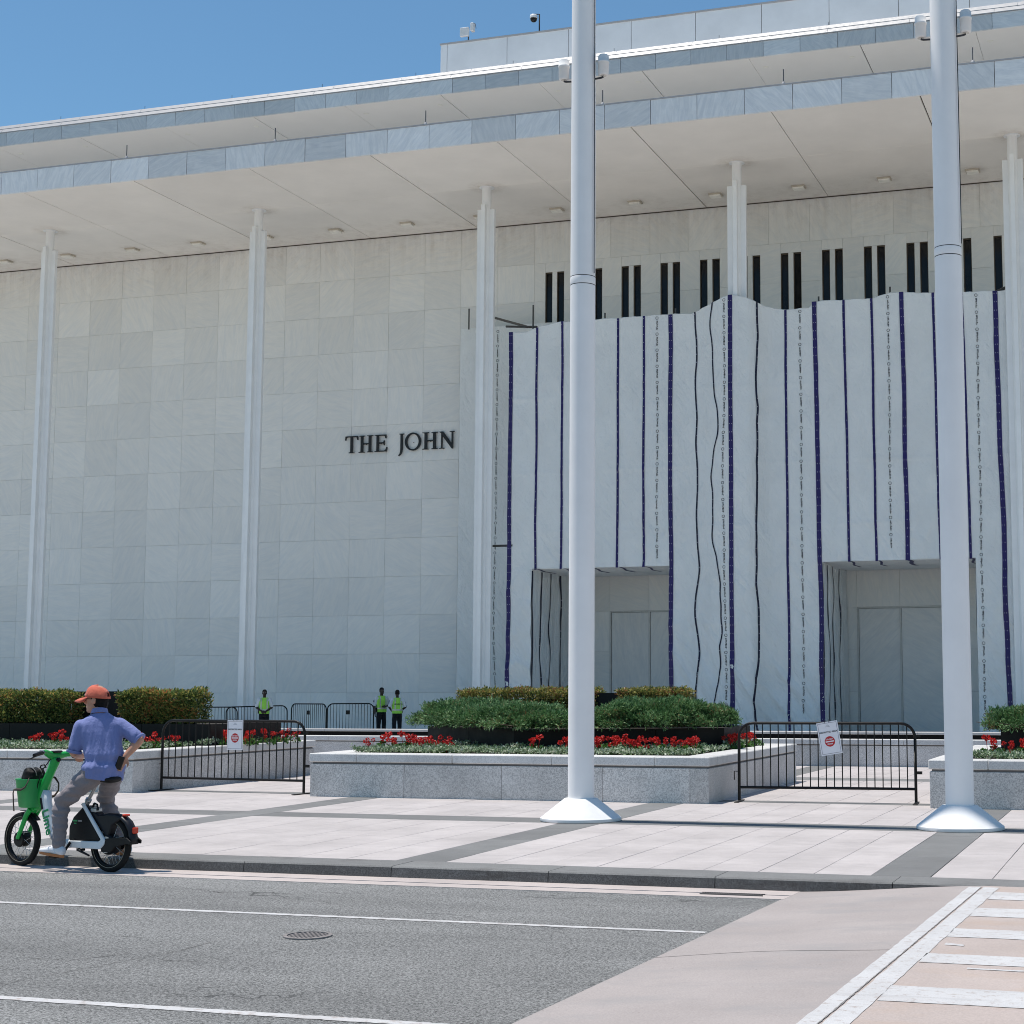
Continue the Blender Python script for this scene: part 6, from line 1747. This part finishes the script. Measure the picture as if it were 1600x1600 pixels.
MB().tube([(0.23, 0.03, 0.585), (0.20, 0.03, 0.625), (0.165, 0.03, 0.615), (0.15, 0.03, 0.56)], 0.010, 8).build('lock_shackle', M_blk, bike)
# mudguard
fd = MB(); V = []; arc = [(0.13, 0.522), (0.03, 0.540), (-0.08, 0.540), (-0.165, 0.520), (-0.235, 0.475), (-0.285, 0.405), (-0.310, 0.325), (-0.316, 0.268)]
for (x, z) in arc:
    for y, dz in ((-0.048, -0.030), (-0.040, -0.008), (0.0, 0.0), (0.040, -0.008), (0.048, -0.030)):
        rx, rz_ = x, z-0.255; L_ = math.hypot(rx, rz_); V.append((x+rx/L_*dz, y, z+rz_/L_*dz))
fd.add(V, [(i*5+k, i*5+k+1, (i+1)*5+k+1, (i+1)*5+k) for i in range(len(arc)-1) for k in range(4)], True)
mg = fd.build('rear_mudguard', M_navy, bike, fix=False); mg.modifiers.new('thickness', 'SOLIDIFY').thickness = 0.004
for s in (-1, 1):
    y0, y1 = (0.058, 0.070) if s > 0 else (-0.070, -0.058)
    plate([(0.09, 0.30), (-0.10, 0.325), (-0.27, 0.330), (-0.322, 0.300), (-0.318, 0.270), (-0.27, 0.272), (-0.12, 0.240), (-0.06, 0.185), (0.05, 0.19)], y0, y1, 'chain_guard', M_blk, mg, 0.004)
MB().box(-0.205, -0.160, -0.03, 0.03, 0.518, 0.536).build('reflector', M_refl, mg, bevel=0.005)
MB().box(-0.318, -0.294, -0.03, 0.03, 0.365, 0.420).build('tail_light', M_refl, mg, bevel=0.006)
# seat
MB().tube([(0.345, 0, 0.595), (0.318, 0, 0.645)], 0.024, 14).build('seat_tube', M_alloy, bike)
MB().tube([(0.322, 0, 0.640), (0.205, 0, 0.812)], 0.0165, 14).build('seat_post', M_alloy, bike)
MB().lathe([(0.03, -0.014), (0.03, 0.014)], (0.316, 0, 0.648), 14, True, True, axis=(-0.56, 0, 0.83)).tube([(0.31, 0.02, 0.645), (0.27, 0.03, 0.640)], 0.007, 6).build('seat_clamp', M_alloy, bike)
sd = MB(); s_loft(sd, [((0.275, 0, 0.838), Vector((0, 0.020, 0)), Vector((0, 0, 0.016))), ((0.24, 0, 0.842), Vector((0, 0.034, 0)), Vector((0, 0, 0.022))), ((0.15, 0, 0.840), Vector((0, 0.060, 0)), Vector((0, 0, 0.026))), ((0.06, 0, 0.843), Vector((0, 0.098, 0)), Vector((0, 0, 0.034))), ((0.0, 0, 0.848), Vector((0, 0.102, 0)), Vector((0, 0, 0.036))), ((-0.035, 0, 0.850), Vector((0, 0.07, 0)), Vector((0, 0, 0.024)))], 18)
sd.build('saddle', M_blk, bike)
# crank, pedals, stand
BBX, BBZ = 0.44, 0.262
cr = MB().lathe([(0.03, -0.07), (0.03, 0.07)], (BBX, 0, BBZ), 16, True, True, axis=(0, 1, 0)).tube([(BBX, 0.085, BBZ), (BBX+0.085, 0.105, BBZ-0.125)], [0.014, 0.011], 8).tube([(BBX, -0.085, BBZ), (BBX-0.085, -0.105, BBZ+0.125)], [0.014, 0.011], 8).build('crank', M_blk, bike)
MB().box(BBX+0.045, BBX+0.125, 0.115, 0.225, BBZ-0.140, BBZ-0.118).build('pedal', M_blk, cr, bevel=0.005)
MB().box(BBX-0.125, BBX-0.045, -0.225, -0.115, BBZ+0.118, BBZ+0.138).build('pedal', M_blk, cr, bevel=0.005)
MB().tube([(0.36, 0.05, 0.222), (0.33, 0.075, 0.19), (0.16, 0.11, 0.155)], [0.013, 0.012, 0.009], 8).build('kickstand', M_blk, bike)
MB().tube([(0.40, 0.03, 0.222), (0.38, 0.05, 0.19), (0.28, 0.06, 0.20)], 0.012, 8).build('stand_bracket', M_blk, bike)
MB().tube([(0.78, 0.05, 1.03), (0.86, 0.07, 0.93), (0.94, 0.06, 0.78), (0.99, 0.045, 0.62)], 0.005, 6).build('brake_cable', M_blk, bike)
bike.location = BO; bike.rotation_euler = (0, 0, BRZ)

# ---- black camera bag in the basket with a trailing strap
M_bag = plain('bag_black', (0.009, 0.0085, 0.0085), 0.65, 0.0, 0.2, var=0.3, bump=0.4, bscale=70)
M_strap = plain('strap_brown', (0.055, 0.036, 0.030), 0.75)
bag = empty('shoulder_bag', (0, 0, 0)); tag(bag, 'black shoulder bag with brown strap stuffed in the bicycle basket', 'bag')
b = MB()
s_loft(b, [((1.065, 0.0, 0.74), Vector((0.075, 0, 0)), Vector((0, 0.105, 0))), ((1.065, 0.0, 0.84), Vector((0.085, 0, 0)), Vector((0, 0.112, 0))), ((1.068, 0.0, 0.90), Vector((0.075, 0, 0)), Vector((0, 0.10, 0))), ((1.07, 0.0, 0.925), Vector((0.045, 0, 0)), Vector((0, 0.07, 0)))], 18)
s_capsule(b, (1.10, 0.05, 0.84), 0.055, (1.09, 0.055, 0.90), 0.04)
s_capsule(b, (1.03, -0.05, 0.83), 0.06, (1.03, -0.04, 0.89), 0.045)
grow('pouch', b, 0.012, M_bag, bag, 1, folds(0.006, 25, 25, 3))
for y in (-0.02, 0.045): MB().tube([(1.065+0.09*math.cos(a), y, 0.85+0.085*math.sin(a)) for a in [0.1+i*0.29 for i in range(11)]], 0.006, 6).build('piping', plain('bag_trim', (0.10, 0.095, 0.09), 0.5), bag)
MB().tube([(1.03, -0.03, 0.915), (1.02, -0.04, 0.955), (1.0, -0.06, 0.96), (0.985, -0.07, 0.93)], 0.007, 6).build('handle', M_bag, bag)
def band(pts, w, name, mat, parent):
    m = MB(); V = []; n = len(pts)
    for i, p in enumerate(pts):
        p = Vector(p); d = (Vector(pts[min(i+1, n-1)])-Vector(pts[max(i-1, 0)])).normalized(); s = d.cross(Vector((0.3, 1, 0.2))).normalized()*w/2
        V += [tuple(p+s), tuple(p-s)]
    m.add(V, [(2*i, 2*i+1, 2*i+3, 2*i+2) for i in range(n-1)], True); o = m.build(name, mat, parent, fix=False); o.modifiers.new('thickness', 'SOLIDIFY').thickness = 0.004
    return o
band([(0.98, 0.13, 0.84), (0.955, 0.165, 0.80), (0.97, 0.178, 0.76), (1.03, 0.172, 0.735), (1.10, 0.172, 0.735), (1.13, 0.172, 0.73), (1.14, 0.170, 0.70), (1.135, 0.165, 0.60), (1.13, 0.160, 0.53)], 0.022, 'strap', M_strap, bag)
band([(1.0, -0.12, 0.85), (0.965, -0.165, 0.835), (0.94, -0.19, 0.78), (0.945, -0.195, 0.71), (0.985, -0.185, 0.66), (1.04, -0.172, 0.64)], 0.026, 'strap', M_strap, bag)
bag.location = BO; bag.rotation_euler = (0, 0, BRZ)
